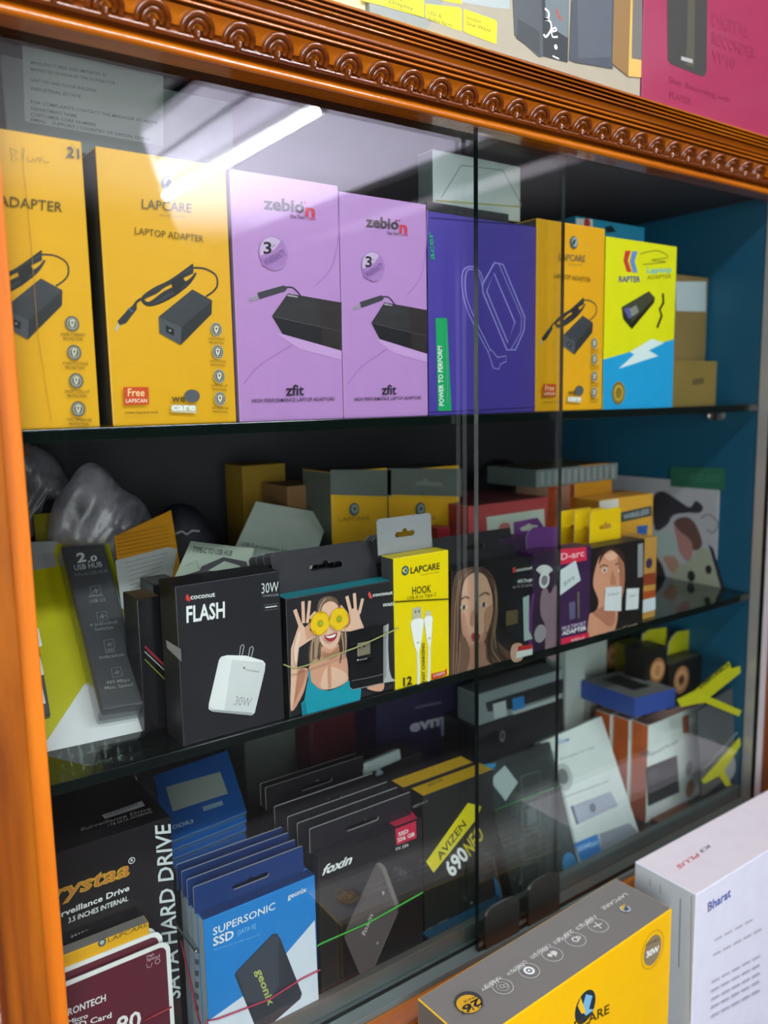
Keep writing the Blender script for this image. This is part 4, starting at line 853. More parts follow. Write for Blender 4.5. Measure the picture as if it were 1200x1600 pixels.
# headphone pouch
def blob(name, c, rx, ry, rz, mat, root=None, seed=0, amp=.15, nu=40, nv=24, freq=3, top=None):
    rnd = random.Random(seed); ph = [(rnd.uniform(0, 6.28), rnd.randint(1, freq + 2), rnd.randint(1, freq + 2), rnd.uniform(.4, 1)) for _ in range(9)]
    V = []; F = []
    for i in range(nv + 1):
        th = math.pi * i / nv
        for j in range(nu):
            p = 2 * math.pi * j / nu
            d = sum(a * math.sin(m_ * p + n_ * th * 2 + h) for h, m_, n_, a in ph) / 5 * amp * math.sin(th)
            q = 1 + d; zz = math.cos(th)
            x = rx * math.sin(th) * math.cos(p) * q; y = ry * math.sin(th) * math.sin(p) * q; z = rz * zz * (1 + d * .4)
            if top and zz > 0: s_ = 1 - top * zz; x *= s_; y *= s_
            V.append((c[0] + x, c[1] + y, c[2] + z))
    for i in range(nv):
        for j in range(nu): F.append((i * nu + j, i * nu + (j + 1) % nu, (i + 1) * nu + (j + 1) % nu, (i + 1) * nu + j))
    return mesh_obj(name, V, F, mat, root, smooth=True)
pc = aty((288, 830), .17); t = thing('headphone_pouch', 'rounded black headphone pouch behind the pale cartons', 'pouch', (pc.x, pc.y, Z2))
blob('pouch', (pc.x, pc.y + .01, Z2 + .072), .040, .026, .071, M('0d111c', .55, bump=.2), t, 3, .05)
pf = Face((pc.x - .06, pc.y - .018, pc.z - .05), (1, 0, 0), (0, 0, 1), .1, .1)
k = Ink('logo', pf, t); k.text('BOAT', (274, 838), (312, 832), (274, 829), M('9aa0a4'), .03) if False else k.line([(274, 834), (284, 830), (292, 835), (300, 829), (312, 830)], 3.2, M('8c9296')); k.done()
# plastic bags
BAG = facing_mix('crumpled_polythene', (.78, .79, .82), .05, .3, body='d0ccd8', bodyf=.36, noise=30)
def bag(outline, y, label, seed, depth=.018):
    rnd = random.Random(seed); pts = smooth_pts(outline, 6); n = len(pts); cx = sum(p[0] for p in pts) / n; cy = sum(p[1] for p in pts) / n
    V = []; F = []; rings = 12
    def pos(p, k, sgn):
        t_ = k / rings; q = (cx + (p[0] - cx) * t_, cy + (p[1] - cy) * t_)
        b = depth * (1 - t_ * t_) ** .5
        b += .0022 * math.sin(q[0] * .11 + seed) * math.sin(q[1] * .07 + q[0] * .05) + .001 * math.sin(q[0] * .33 + q[1] * .21)
        P = aty(q, y); P.y += -b * sgn if t_ < 1 else 0; return P
    for sgn in (1, -1):
        b0 = len(V); V.append(pos((cx, cy), 0, sgn))
        for k in range(1, rings + 1):
            for p in pts: V.append(pos(p, k, sgn))
        for j in range(n): F.append((b0, b0 + 1 + j, b0 + 1 + (j + 1) % n))
        for k in range(rings - 1):
            for j in range(n):
                a = b0 + 1 + k * n + j; b_ = b0 + 1 + k * n + (j + 1) % n; F.append((a, a + n, b_ + n, b_))
    o = mesh_obj('plastic_bag', V, F, BAG, None, smooth=True); tag(o, label, 'bag')
    # rest origin
    return o
c = cm(0, 680, 4)
bag(c((575, 172), (660, 215), (760, 330), (880, 405), (950, 520), (1000, 700), (1040, 900), (960, 1000), (700, 1010), (420, 900), (300, 700), (330, 440), (430, 290), (500, 200)), .185, 'crumpled clear plastic bag rising to a point behind the usb hub', 2)
bag(c((60, 90), (200, 62), (330, 130), (400, 230), (440, 330), (400, 400), (260, 420), (200, 640), (60, 640)), .24, 'dull clear plastic bag in the far left corner beside the post', 5)
# dark heap of bagged goods at the back middle
hp = aty((780, 715), .25); t = thing('bagged_headset', 'black shiny plastic bag at the back left of the grey flat box', 'bag', (hp.x, hp.y, Z2))
blob('bag_body', (hp.x, .25, Z2 + .075), .06, .035, .077, M('0f1113', .12, bump=.8, scale=50), t, 8, .22, freq=5)

# ================================================================ BOTTOM SHELF
c3 = cm(0, 1150, 3.0); c2 = cm(240, 1150, 2.4)
# hard drive box
hdd = Carton('hard_drive_box', 'glossy black hard drive box with gold script and tall white side capitals', 'box', (96, 1640), (283, 1560), (80, 1336), .03, ZF + .005, depth=.09, front=M('1b181a', .2, coat=.5), side=M('1b181a', .2), top=M('151214', .2, coat=.5))
f = hdd.front; r = hdd.root
k = Ink('logo', f, r); k.text('Crystaa', c3(130, 820), c3(605, 650), c3(150, 740), M('d8b02c'), .06); k.text('Crystaa', c3(130, 820), c3(605, 650), c3(150, 740), M('b8742a'), .02); k.circ(c3(617, 583), 5, W, 1, inner=.8); k.text('R', c3(612, 590), c3(624, 586), c3(612, 576), W, .02); k.done('gold script')
k = Ink('lettering', f, r); k.text('Surveillance Drive', c3(235, 868), c3(606, 722), c3(235, 840), W, .03); k.text('3.5 INCHES INTERNAL', c3(320, 876), c3(600, 770), c3(320, 852), W, .02); k.done()
k = Ink('lettering', f, r); k.text('SATA HARD DRIVE', c3(845, 1225), c3(797, 412), c3(775, 1240), M('ccd6d4'), .02); k.done('large vertical white capitals')
f = hdd.top
k = Ink('lettering', f, r); k.text('Surveillance Drive', c3(378, 446), c3(708, 346), c3(378, 432), M('a8a8a8'), .02); k.text('1TB SATA INTERNAL', c3(508, 425), c3(716, 358), c3(508, 414), M('a0a0a0'), .01); k.done()
k = Ink('barcode_label', f, r); k.poly(c3((478, 372), (665, 306), (680, 328), (492, 390)), M('b0b0b0'))
for i in range(12): k.line(c3((500 + i * 13, 378 - i * 4.5), (494 + i * 13, 368 - i * 4.5)), 1.2, M('44444a'))
k.done()
# bubble wrap behind it
bw0 = Face((.10, .135, -.33), (1, 0, 0), (0, .35, 1), .10, .075)
Vb, Fb = [], []
nx, nz = 60, 44
for j in range(nz + 1):
    for i in range(nx + 1):
        u, v = bw0.w * i / nx, .095 * j / nz
        b = .0024 * max(0, math.sin(u * 700)) * max(0, math.sin(v * 700)) + .004 * math.sin(u * 60 + v * 40)
        Vb.append(bw0.P(u, v, b))
for j in range(nz):
    for i in range(nx): a = j * (nx + 1) + i; Fb.append((a, a + 1, a + nx + 2, a + nx + 1))
bw = mesh_obj('bubble_wrap', Vb, Fb, facing_mix('bubble_film', (.7, .72, .72), .16, .12, body='8a8684', bodyf=.22), None, smooth=True)
tag(bw, 'shiny bubble wrap bundle behind the gold script hard drive box', 'bubble wrap')
md = bw.modifiers.new('thickness', 'SOLIDIFY'); md.thickness = .0004
# thin yellow and grey box
ls = Carton('cable_box', 'thin yellow box with grey top standing before the hard drive box', 'box', (95, 1600), (240, 1560), (92, 1496), .013, ZF + .016, depth=.010, front=YEL, side=M('7e7c78'), top=M('7e7c78'))
k = Ink('logo', ls.front, ls.root); k.circ(c3(478, 968), 6, M('3c4c54')); k.circ(c3(478, 967), 3.5, M('a8b8b0')); k.text('LAPCARE', c3(505, 968), c3(692, 890), c3(505, 948), M('7a6420'), .02); k.done()
k = Ink('lettering', ls.top, ls.root); k.text('LAPCARE', c3(440, 882), c3(330, 935), c3(443, 895), M('b8b8b4'), .02); k.done()
# maroon memory card packs
MAR = M('5f1a2c', .4, coat=.3)
def rounded(w_, h_, rr):
    o = []
    for cx, cy, a0 in ((w_ - rr, rr, -90), (w_ - rr, h_ - rr, 0), (rr, h_ - rr, 90), (rr, rr, 180)):
        for i in range(6): a = math.radians(a0 + 18 * i); o.append((cx + rr * math.cos(a), cy + rr * math.sin(a)))
    return o
def card_pack(y, px, label, full):
    a = aty(px, y); w_, h_ = .125, .145
    x0 = a.x - w_; z0 = max(ZF + .016, a.z - h_); h_ = a.z - z0
    t = thing('memory_card_pack', label, 'package', (x0 + w_ / 2, y, z0), 'maroon memory card packs')
    f = Face((x0, y, z0), (1, 0, 0), (0, 0, 1), w_, h_)
    sheet('backing_card', f, rounded(w_, h_, .007), [], W, t, .0008, px=False)
    g = Face(f.P(.003, .003, 0), f.U, f.V, w_ - .006, h_ - .006)
    k = Ink('maroon_print', g, t, px=False); k.poly([(u / g.w, v / g.h) for u, v in rounded(g.w, g.h, .005)], MAR); k.done()
    if full:
        f.layer = 3; k = Ink('lettering', f, t); k.text('FRONTECH', c3(300, 1318), c3(495, 1240), c3(300, 1285), W, .03); k.text('Micro', c3(318, 1352), c3(412, 1318), c3(318, 1330), W, .03); k.text('SD Card', c3(345, 1372), c3(522, 1318), c3(345, 1346), W, .03)
        k.text('80', c3(545, 1400), c3(660, 1360), c3(545, 1320), W, .03); k.text('High', c3(686, 1038), c3(722, 1026), c3(686, 1026), M('c8a8b0'), .02); k.text('Speed', c3(686, 1056), c3(748, 1034), c3(686, 1042), M('c8a8b0'), .02); k.done()
        k = Ink('icon', f, t); k.line(c3((686, 1066), (690, 1084), (706, 1080), (712, 1060)), 1, M('c8a8b0')); k.circ(c3(737, 1054), 4, M('c8a8b0'), 1, inner=.75); k.done()
    return t, f
mc, mf = card_pack(.0085, (265, 1468), 'maroon memory card pack with white rim, front of three at bottom left', True)
card_pack(.012, (253, 1452), 'maroon memory card pack directly behind the front one', False)
card_pack(.0125 + .003, (243, 1446), 'white rimmed card pack at the rear of the maroon memory card stack', False)
rb = tube('rubber_band', on_face(mf, [(225, 1593), (245, 1583), (267, 1572)], .0012), .0006, M('a82838')); tag(rb, 'red rubber band over the maroon memory card pack', 'rubber band')
# blue memory module packs
BLU = M('0d4f94', .35, coat=.3)
for i in range(4):
    t0 = aty((262, 1318 + i * 14), .075 - i * .004); t1 = aty((386, 1268 + i * 14), .078 - i * .004); t2 = aty((240, 1212), .14)
    if i: t2 = t0 + (V3(m2) - V3(m0))
    else: m0, m2 = t0, t2
    s_ = Slab('memory_module_pack', ('blue memory module pack with grey label, top of the stack beside the hard drive box', 'second blue memory module pack in clear tray from the top', 'third memory module pack in clear tray from the top', 'lowest memory module pack in clear tray of the stack')[i], 'package', t0, t1, t2, .0012, BLU, M('8aa0a4'), part='backing_card', group='blue memory module packs')
    cs = [s_.c[0] - s_.front.N * .0016, s_.c[1] - s_.front.N * .0016, s_.c[1] - s_.front.N * .007, s_.c[0] - s_.front.N * .007]; up = (t2 - t0)
    Vv, F_, _ = hexa([p for p in cs] + [p + up for p in cs], .0008)
    mesh_obj('clear_tray', Vv, F_, facing_mix('tray_plastic', (.75, .82, .84), .12, .06, body='6f9098', bodyf=.25), s_.root)
    if not i:
        k = Ink('grey_label', s_.front, s_.root); k.poly([(259, 1230), (344, 1206), (356, 1240), (270, 1268)], M('8d9a90')); k.done('grey paper label')
        k = Ink('lettering', s_.front, s_.root); k.text('DDR3', (270, 1296), (302, 1286), (270, 1290), M('a8c0d0'), .03); k.done(); k = Ink('small_sticker', s_.front, s_.root); k.poly([(316, 1261), (347, 1251), (349, 1258), (318, 1268)], M('7a94a8')); k.done()
# SSD boxes blue
SB = M('1b82cf', .35, coat=.2); NAVY = M('08326e', .38, coat=.2)
g = Carton('ssd_box', 'light blue and white ssd box with navy hang tab, front of its stack', 'box', (326, 1600), (499, 1590), (316, 1439), .008, ZF + .008, depth=.0105, front=SB, side=M('b9c4c8'), top=NAVY)
g_w = g.w; f = g.front; r = g.root
k = Ink('white_panel', f, r); k.poly(c2((205, 1068), (335, 975), (480, 835), (604, 690), (622, 1060), (618, 1200), (212, 1240)), M('d8e2ec')); k.done()
k = Ink('printed_drive', f, r); k.poly(c2((303, 895), (312, 880), (445, 742), (462, 740), (475, 760), (556, 965), (550, 985), (440, 1082), (385, 1100)), M('2c333c')); k.poly(c2((312, 885), (448, 744), (468, 750), (470, 930), (440, 1000), (350, 1000)), M('3c444e'))
k.text('geonix', c2(382, 880), c2(430, 1012), c2(408, 868), M('b8c468'), .03); k.done()
k = Ink('lettering', f, r); k.text('SUPERSONIC', c2(222, 748), c2(455, 648), c2(222, 720), W, .02); k.text('SSD', c2(222, 788), c2(300, 756), c2(222, 756), W, .04); k.text('[SATA III]', c2(315, 745), c2(382, 718), c2(315, 728), M('8ac4f0'), .01); k.text('Revolutionize Storage capacity for', c2(226, 805), c2(400, 745), c2(226, 796), M('7ab8e8')); k.text('geonix', c2(502, 612), c2(572, 582), c2(502, 592), W, .03); k.done()
k = Ink('badge', f, r); k.poly(c2((510, 1040), (592, 1012), (594, 1070), (512, 1100)), M('17458c')); k.text('128', c2(520, 1075), c2(558, 1060), c2(520, 1050), W, .03); k.text('GB', c2(562, 1058), c2(582, 1050), c2(562, 1048), M('8ab8e0'), .02); k.done()
def tab_px(root, y, zb, TLp, TRp, mat, slot_w=.03, cham=.0008, slot_s=.42, hmat=None, ss=.0042):
    a = aty(TLp, y); b = aty(TRp, y)
    fz = Face((a.x, y, zb), (1, 0, 0), (0, 0, 1), b.x - a.x, a.z - zb); w_, h_ = fz.w, fz.h
    return sheet('hang_tab', fz, [(0, 0), (w_, 0), (w_, h_ - cham), (w_ - cham, h_), (cham, h_), (0, h_ - cham)], [euro_slot(fz, w_ * .5, h_ * slot_s, slot_w, ss)], mat, root, .0012, px=False)
tab_px(r, g.c[7].y, g.c[7].z, (302, 1387), (473, 1315), NAVY)
for i in range(3):
    gc = copy_tree(g.root, (0.0 + .0005 * i, .0115 * (i + 1), .0005 * (i % 2)), ('navy tabbed ssd box, second in the light blue stack', 'navy tabbed ssd box, third in the light blue stack', 'navy tabbed ssd box, rearmost of the light blue stack')[i], only=('carton_body', 'hang_tab'))
    gc['group'] = 'light blue ssd boxes'
g.root['group'] = 'light blue ssd boxes'
k = Ink('side_print', g.left, r)
for i in range(6): k.poly([(305, 1480 + i * 18), (311, 1482 + i * 18), (311, 1490 + i * 18), (305, 1488 + i * 18)], M('6a7478'))
k.done()
rb = tube('rubber_band', [V3((g.c[3].x - .0008, g.c[3].y + .035, -.405)), V3((g.c[0].x - .0012, g.c[0].y + .004, -.47))] + on_face(g.front, [(322, 1594), (340, 1590), (420, 1560), (470, 1528), (499, 1514)], .0012), .0006, M('c02c50')); tag(rb, 'red rubber band around the light blue ssd stack', 'rubber band')
cp = thing('silver_clip', 'thin silver pen like strip lying across the side of the ssd stack', 'strip', V3((g.c[3].x - .002, .03, -.42)))
tube('strip', [atx((255, 1420), g.c[0].x - .0025), atx((306, 1486), g.c[0].x - .0025)], .0009, M('d0dce0', .15, metal=.5), cp)
# black SSD boxes
FK = M('141416', .3, coat=.3)
x = Carton('ssd_box', 'black ssd box with red corner label and white slanted logo, front of its stack', 'box', (505, 1604), (662, 1520), (492, 1344), .012, ZF + .008, depth=.010, front=FK, side=M('1a1c22', .3), top=M('17171b', .3))
f = x.front; r = x.root
k = Ink('logo', f, r); k.text('foxin', c2(628, 524), c2(738, 478), c2(644, 484), W, .05); k.done()
k = Ink('corner_label', f, r); k.poly(c2((906, 348), (983, 318), (985, 382), (910, 410)), M('c42344')); k.text('SSD', c2(918, 376), c2(955, 362), c2(917, 362), W, .03); k.text('256 GB', c2(914, 398), c2(978, 373), c2(913, 384), W, .03); k.text('FX 256', c2(908, 430), c2(955, 412), c2(908, 419), W, .01); k.done('red corner label')
k = Ink('corner_label', x.top, r); qa = x.top; k.poly([(618, 1292), (652, 1279), (644, 1268), (603, 1283)], M('c42344')); k.done('red corner label')
k = Ink('printed_drive', f, r); k.poly(c2((832, 478), (848, 472), (868, 490), (918, 628), (915, 650), (820, 880), (785, 914), (775, 900), (714, 755), (720, 725)), M('544c4c')); k.poly(c2((832, 478), (848, 472), (868, 490), (918, 628), (905, 640), (855, 500)), M('74706c')); k.line(c2((916, 655), (820, 878), (790, 912)), 1.2, M('6c6866'))
k.text('foxin', c2(790, 750), c2(822, 672), c2(778, 740), M('c8c4c0'), .01); k.poly(c2((855, 580), (866, 584), (858, 598)), M('b8b4b0')); k.circ(c2(838, 775), 1.6, M('9a9690')); k.done()
k = Ink('lettering', f, r); k.text('SMART', c2(650, 1000), c2(730, 970), c2(650, 980), W, .01); k.text('PERFORMANCE', c2(690, 1010), c2(790, 970), c2(690, 996), GREY, .01); k.done(); k = Ink('pink_print', f, r); k.poly(c2((925, 865), (965, 848), (965, 868), (928, 882)), M('a83a6c')); k.poly(c2((888, 885), (918, 868), (920, 882), (892, 898)), M('8c2c54')); k.done()
tab_px(r, x.c[7].y, x.c[7].z, (484, 1296), (642, 1235), M('15151a', .4), .032)
offs = [(465, 1296 - 3, 2), (450, 1285, 3), (429, 1262, 4), (415, 1231, 6), (407, 1225, 7)]
t0 = aty((484, 1296), x.c[7].y)
rnk = ('second', 'third', 'fourth', 'fifth', 'sixth')
for i, (px_, py_, _) in enumerate(offs):
    yy = x.c[7].y + .0135 * (i + 1) + (.004 * i if i > 1 else 0); q = aty((px_, py_), yy)
    dz = max(0, q.z - t0.z); dz = min(dz, .03)
    cc = copy_tree(x.root, (q.x - t0.x, yy - x.c[7].y, dz), 'black tabbed ssd box, %s from the front of the black stack' % rnk[i], only=('carton_body', 'hang_tab')); cc['group'] = 'black ssd boxes'
x.root['group'] = 'black ssd boxes'
rb = tube('rubber_band', on_face(f, [(492, 1478), (500, 1473), (575, 1440), (659, 1393)], .0014), .0007, M('3fae3a')); tag(rb, 'bright green rubber band across the black ssd box', 'rubber band')
# yellow black graphics card style box
cN = cm(640, 980, 2.143)
nb = Carton('ssd_box', 'dark box with yellow top and yellow diagonal stripe, next to the black ssd stack', 'box', (664, 1500), (757, 1440), (645, 1250), .024, ZF, depth=.018, front=M('1c1e1a', .35), side=M('15160f'), top=M('d4a80c'), w=.083)
f = nb.front; r = nb.root
k = Ink('diagonal_stripe', f, r); k.poly(cN((55, 785), (195, 588), (240, 600), (225, 640), (80, 822)), M('d8cc0e')); k.text('AVIZEN', cN(102, 782), cN(190, 662), cN(88, 764), M('3c3a10'), .03); k.done('yellow diagonal stripe')
k = Ink('lettering', f, r); k.text('690', cN(142, 838), cN(200, 768), cN(112, 800), W, .05); k.text('NEO', cN(202, 768), cN(250, 700), cN(178, 728), M('cfc01a'), .04); k.text('GEFORCE', cN(10, 606), cN(60, 585), cN(10, 598), GREY, .03); k.text('GPU · GDDR', cN(55, 1025), cN(130, 985), cN(55, 1012), GREY, .03); k.done()
k = Ink('lettering', nb.top, r); k.text('NEO 690', cN(62, 535), cN(110, 515), cN(62, 526), M('5c4c10'), .03); k.done()
copy_tree(nb.root, (-.006, .021, .001), 'dark box with yellow top, behind the one with the diagonal stripe', only=('carton_body',))
# antenna blister pack
GRB = M('2a3330', .35)
an = Slab('cable_package', 'dark green blister pack with slanted white sticker, behind the two glass doors', 'package', aty((806, 1416), .026), aty((908, 1364), .027), aty((756, 1196), .070), .006, GRB, M('20282a'))
f = an.front; r = an.root
k = Ink('blue_strip', f, r); k.poly(cN((225, 462), (290, 455), (280, 482), (228, 495)), M('2a8cc0')); k.poly(cN((232, 535), (262, 590), (272, 632), (252, 636)), M('2a8cc0')); k.poly(cN((280, 830), (305, 870), (312, 905), (292, 915)), M('1a6ca0')); k.line(cN((222, 470), (260, 700), (310, 905)), 1.6, M('5c5c30')); k.circ(cN(536, 796), 11, M('2a9cdc'), 1.2); k.done()
k = Ink('price_sticker', f, r); k.poly(cN((268, 512), (318, 462), (362, 520), (320, 582)), M('dfeaea')); k.done('white slanted sticker')
k = Ink('printed_antenna', f, r)
for y_ in (500, 600, 700, 800): k.line(cN((372, y_), (378, y_ + 80), (436, y_ + 66), (434, y_ - 20), (372, y_)), 1.6, M('66766a'))
k.poly(cN((388, 610), (420, 600), (425, 650), (395, 665)), M('59636a')); k.done()
cs = [f.P(an.w * .08, an.h * .06, .012), f.P(an.w * .92, an.h * .06, .012), f.P(an.w * .96, an.h * .02, .0005), f.P(an.w * .04, an.h * .02, .0005), f.P(an.w * .08, an.h * .94, .012), f.P(an.w * .92, an.h * .94, .012), f.P(an.w * .96, an.h * .97, .0005), f.P(an.w * .04, an.h * .97, .0005)]
Vv, F_, _ = hexa(cs, .002); mesh_obj('blister', Vv, F_, facing_mix('dark_blister', (.93, .95, .95), .05, .08, body='8a9694', bodyf=.05), r)
rb = tube('rubber_band', on_face(f, cN((255, 610), (370, 565), (470, 530)), .013), .0007, M('2f8a40')); tag(rb, 'green rubber band across the dark green blister pack', 'rubber band')
# white adapter leaning
WB = M('ccd8d2', .45)
dl = Slab('adapter_box', 'white adapter box leaning back, with grey router picture and blue corner', 'box', aty((906, 1360), .030), aty((1000, 1305), .030), aty((845, 1160), .085), .012, WB, M('9aa6a0'))
f = dl.front; r = dl.root
k = Ink('logo', f, r); k.text('D-Link', cN(496, 392), cN(536, 380), cN(496, 378), M('2c7cb0'), .04); k.text('Wireless N USB', cN(500, 448), cN(618, 405), cN(500, 440), M('8c9894'), .02); k.circ(cN(515, 502), 14, M('a8b0ac'), 1.1); k.circ(cN(513, 500), 8, M('6a7070'), 1.1); k.done()
k = Ink('printed_router', f, r); k.poly(cN((538, 600), (672, 550), (698, 598), (558, 662)), M('9aa6b4')); k.poly(cN((538, 600), (546, 597), (566, 658), (558, 662)), M('4a5a70')); k.circ(cN(612, 605), 5, M('5a6674')); k.line(cN((495, 578), (665, 515)), 1, M('8c9894')); k.done()
k = Ink('blue_corner', f, r); k.poly(cN((548, 725), (628, 692), (642, 755), (575, 790)), M('2a7cc4')); k.poly(cN((635, 692), (735, 655), (768, 692), (572, 815), (575, 790), (642, 755)), M('8a949c')); k.text('300Mbps', cN(560, 755), cN(630, 725), cN(556, 738), M('a8d0f0'), .03); k.done()
# orange and white boxes
OW = M('cf6428', .5)
o1 = Carton('hard_drive_box', 'white box with dark drive picture and orange sides, front of three', 'box', (1009, 1290), (1095, 1248), (992, 1143), .044, ZF, yr=.046, depth=.0225, front=M('dce8e2', .45), side=OW, top=M('a08074'))
f = o1.front; r = o1.root
k = Ink('printed_drive', f, r); k.poly(cN((790, 470), (895, 428), (903, 552), (798, 600)), M('1c2426')); k.poly(cN((800, 480), (830, 470), (832, 500), (802, 510)), M('3a4648')); k.done()
k = Ink('lettering', f, r); k.text('WD', cN(772, 440), cN(802, 428), cN(772, 424), M('3c4644'), .05); k.text('Elements Portable', cN(805, 432), cN(900, 385), cN(805, 420), M('8e9a94'), .03); k.poly(cN((912, 300), (934, 292), (936, 352), (914, 356)), M('b06a4c')); k.circ(cN(938, 540), 6, M('a87040'), 1.3); k.circ(cN(935, 472), 5, M('5a6460'), 1.3); k.done()
for i in range(2):
    cc = copy_tree(o1.root, (-.004 * (i + 1), .0235 * (i + 1), 0), ('orange sided box directly behind the dark drive picture box', 'orange sided box, rearmost of the three beside the white adapter box')[i], only=('carton_body',))
cl = Carton('cable_box', 'tall pale narrow box left of the blue flat box', 'box', (882, 1190), (912, 1180), (874, 1064), .11, ZF, depth=.03, front=M('aebab4'), h=.225)
c4_ = Carton('cable_box', 'pale box with orange edge between the tall pale box and orange sided boxes', 'box', (905, 1190), (945, 1175), (903, 1098), .13, ZF, depth=.03, front=M('aeb8b0'), side=OW, h=.20)
# stand for the blue box
st = Carton('carton', 'grey carton under the blue flat box', 'box', (925, 1200), (1045, 1150), (925, 1150), .14, ZF, depth=.09, front=M('4a4e50'), h=-.3525 - ZF)
cB = cm(860, 980, 3.5294)
zbl = -.352
b0 = atz(cB(465, 500), zbl); b1 = atz(cB(690, 440), zbl); b3 = atz(cB(165, 390), zbl)
ub = (b1 - b0); vb = (b3 - b0); hh = .022
t = thing('flat_box', 'blue sided flat box with grey top lying over the orange sided boxes', 'box', (b0 + b1 + b3) / 3)
cs = [b3, b0, b1, b1 + vb]; cs += [p + V3((0, 0, hh)) for p in cs]
Vv, F_, fm_ = hexa(cs, .0008); BB = M('2f4a96', .4)
mesh_obj('carton_body', Vv, F_, [BB, BB, BB, BB, M('6a6c68', .5), BB], t, fm_)
tf_ = Face(cs[4] , ub, vb, ub.length, vb.length)
tp = [b0 + V3((0, 0, hh)) + ub * a + vb * b for a, b in ((.3, .25), (.72, .25), (.72, .85), (.3, .85))]
mesh_obj('printed_panel', [p + V3((0, 0, .0006)) for p in tp], [(0, 1, 2, 3)], M('1a1c1e'), t)
# evm box etc.
ev = Carton('ssd_box', 'dark navy box with white rounded letters at the back of the bottom shelf', 'box', (590, 1215), (745, 1180), (584, 1100), .15, ZF, depth=.05, front=M('1a1838', .4), h=.195)
f = ev.front; k = Ink('logo', f, ev.root); k.text('evm', (640, 1144), (696, 1131), (640, 1126), M('a0a0ac'), .06); k.poly([(688, 1122), (720, 1117), (722, 1143), (690, 1150)], M('7c8aa0')); k.line([(648, 1106), (690, 1097)], 3, M('4c4c5c')); k.done()
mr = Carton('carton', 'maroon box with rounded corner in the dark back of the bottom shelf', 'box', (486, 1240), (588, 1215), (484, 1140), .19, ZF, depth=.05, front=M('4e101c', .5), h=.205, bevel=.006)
gg = Carton('carton', 'added green-grey box standing for the paler back wall, left of the maroon box', 'box', (386, 1260), (486, 1240), (384, 1150), .22, ZF, depth=.05, front=M('5e6a60', .6), h=.22)  # added box in place of the grey-green stretch of back wall
for i, (a, b, t_, w_, lab, m_) in enumerate((((570, 1212), (628, 1187), (567, 1200), .009, 'small white hooked plastic pack above the black ssd stack, left of two', 'b4c4c0'), ((590, 1214), (645, 1192), (588, 1204), .008, 'small white hooked plastic pack above the black ssd stack, right of two', 'a4bcc4'))):
    s_ = Slab('cable_package', lab, 'package', aty(a, .085 + .012 * i), aty(b, .10 + .012 * i), aty((a[0] - 2, a[1] - 19), .088 + .012 * i), w_, M(m_, .35), bevel=.002)
# supports for them
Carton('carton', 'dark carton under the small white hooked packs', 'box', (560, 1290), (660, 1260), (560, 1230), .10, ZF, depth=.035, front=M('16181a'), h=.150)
ld = Carton('cable_box', 'long white and grey box with blue square behind the glass door edge', 'box', (745, 1135), (878, 1098), (742, 1092), .10, None, depth=.03, front=M('8c9a9c', .4), side=M('5c6668'), h=.034)
f = ld.front; k = Ink('printed_panel', f, ld.root); k.poly([(758, 1098), (880, 1060), (880, 1082), (800, 1108), (762, 1112)], M('1c2426')); k.poly([(800, 1092), (818, 1087), (820, 1106), (802, 1112)], M('1e86d0')); k.poly([(770, 1100), (790, 1094), (792, 1118), (772, 1124)], M('c8d4d4')); k.poly([(800, 1112), (872, 1088), (874, 1108), (806, 1130)], M('c4d0cc')); k.done()
bs = Carton('black_carton', 'black box with small round lens under the long white and grey box', 'box', (742, 1200), (880, 1150), (742, 1130), .098, ZF, depth=.05, front=M('15191b', .3), h=ld.c[0].z - ZF - .0005)
k = Ink('lens', bs.front, bs.root); k.circ((770, 1151), 7, M('0a0a0c')); k.circ((785, 1150), 4, M('70787a'), 1.6, inner=.6); k.done()
gp = Carton('flat_box', 'grey-green flat box on the long white box below the middle shelf', 'box', (790, 1075), (905, 1040), (790, 1055), .13, ZF + .200, depth=.06, front=M('4e5a54', .5), top=M('59645c'), h=.016)
# black and yellow packages at the right end
ZY = M('b9b80e', .45); BKP = M('17150f', .4)
zo = o1.c[4].z + .0005
zb1 = Carton('speaker_box', 'black package with round copper picture and big rounded yellow hang tab, near side wall', 'box', (1044, 1098), (1110, 1075), (1044, 1040), .058, zo, depth=.024, front=BKP, side=BKP, top=M('3a3a34'), w=.066)
f = zb1.front; k = Ink('printed_driver', f, zb1.root)
k.circ(cB(722, 290), 11.5, M('a87448'), 1.1); k.circ(cB(722, 290), 8.5, M('c89868'), 1.1, inner=.6); k.circ(cB(722, 290), 4, M('6a3c1c')); k.done()
ftab = Face((zb1.c[7].x - .02, .0815, zb1.c[4].z - .003), (1, 0, 0), (0, 0, 1), .06, .04)
sheet('hang_tab', ftab, cB((640, 230), (655, 90), (670, 60), (700, 25), (868, 0), (893, 15), (890, 100), (880, 115), (860, 200)), [cB((780, 60), (800, 45), (815, 70), (805, 98), (785, 100))], ZY, zb1.root, .0015)
zb2 = Carton('speaker_box', 'black package with round copper picture and yellow tab, left of the larger tabbed one', 'box', (1008, 1090), (1041, 1080), (1008, 1020), .062, zo, depth=.03, front=BKP, top=M('2a2a26'))
f = zb2.front; k = Ink('printed_driver', f, zb2.root); k.circ(cB(590, 238), 11, M('a87448'), 1.1); k.circ(cB(590, 238), 8, M('c89868'), 1.1, inner=.6); k.done()
ftab = Face((zb2.c[7].x - .02, .0925, zb2.c[4].z - .003), (1, 0, 0), (0, 0, 1), .06, .04)
sheet('hang_tab', ftab, cB((505, 190), (510, 40), (545, 15), (640, 0), (640, 60), (630, 180)), [], ZY, zb2.root, .0015)
zb3 = Carton('speaker_box', 'long black package with two round copper pictures under the middle shelf', 'box', (905, 1068), (985, 1040), (903, 1014), .135, None, depth=.08, front=BKP)
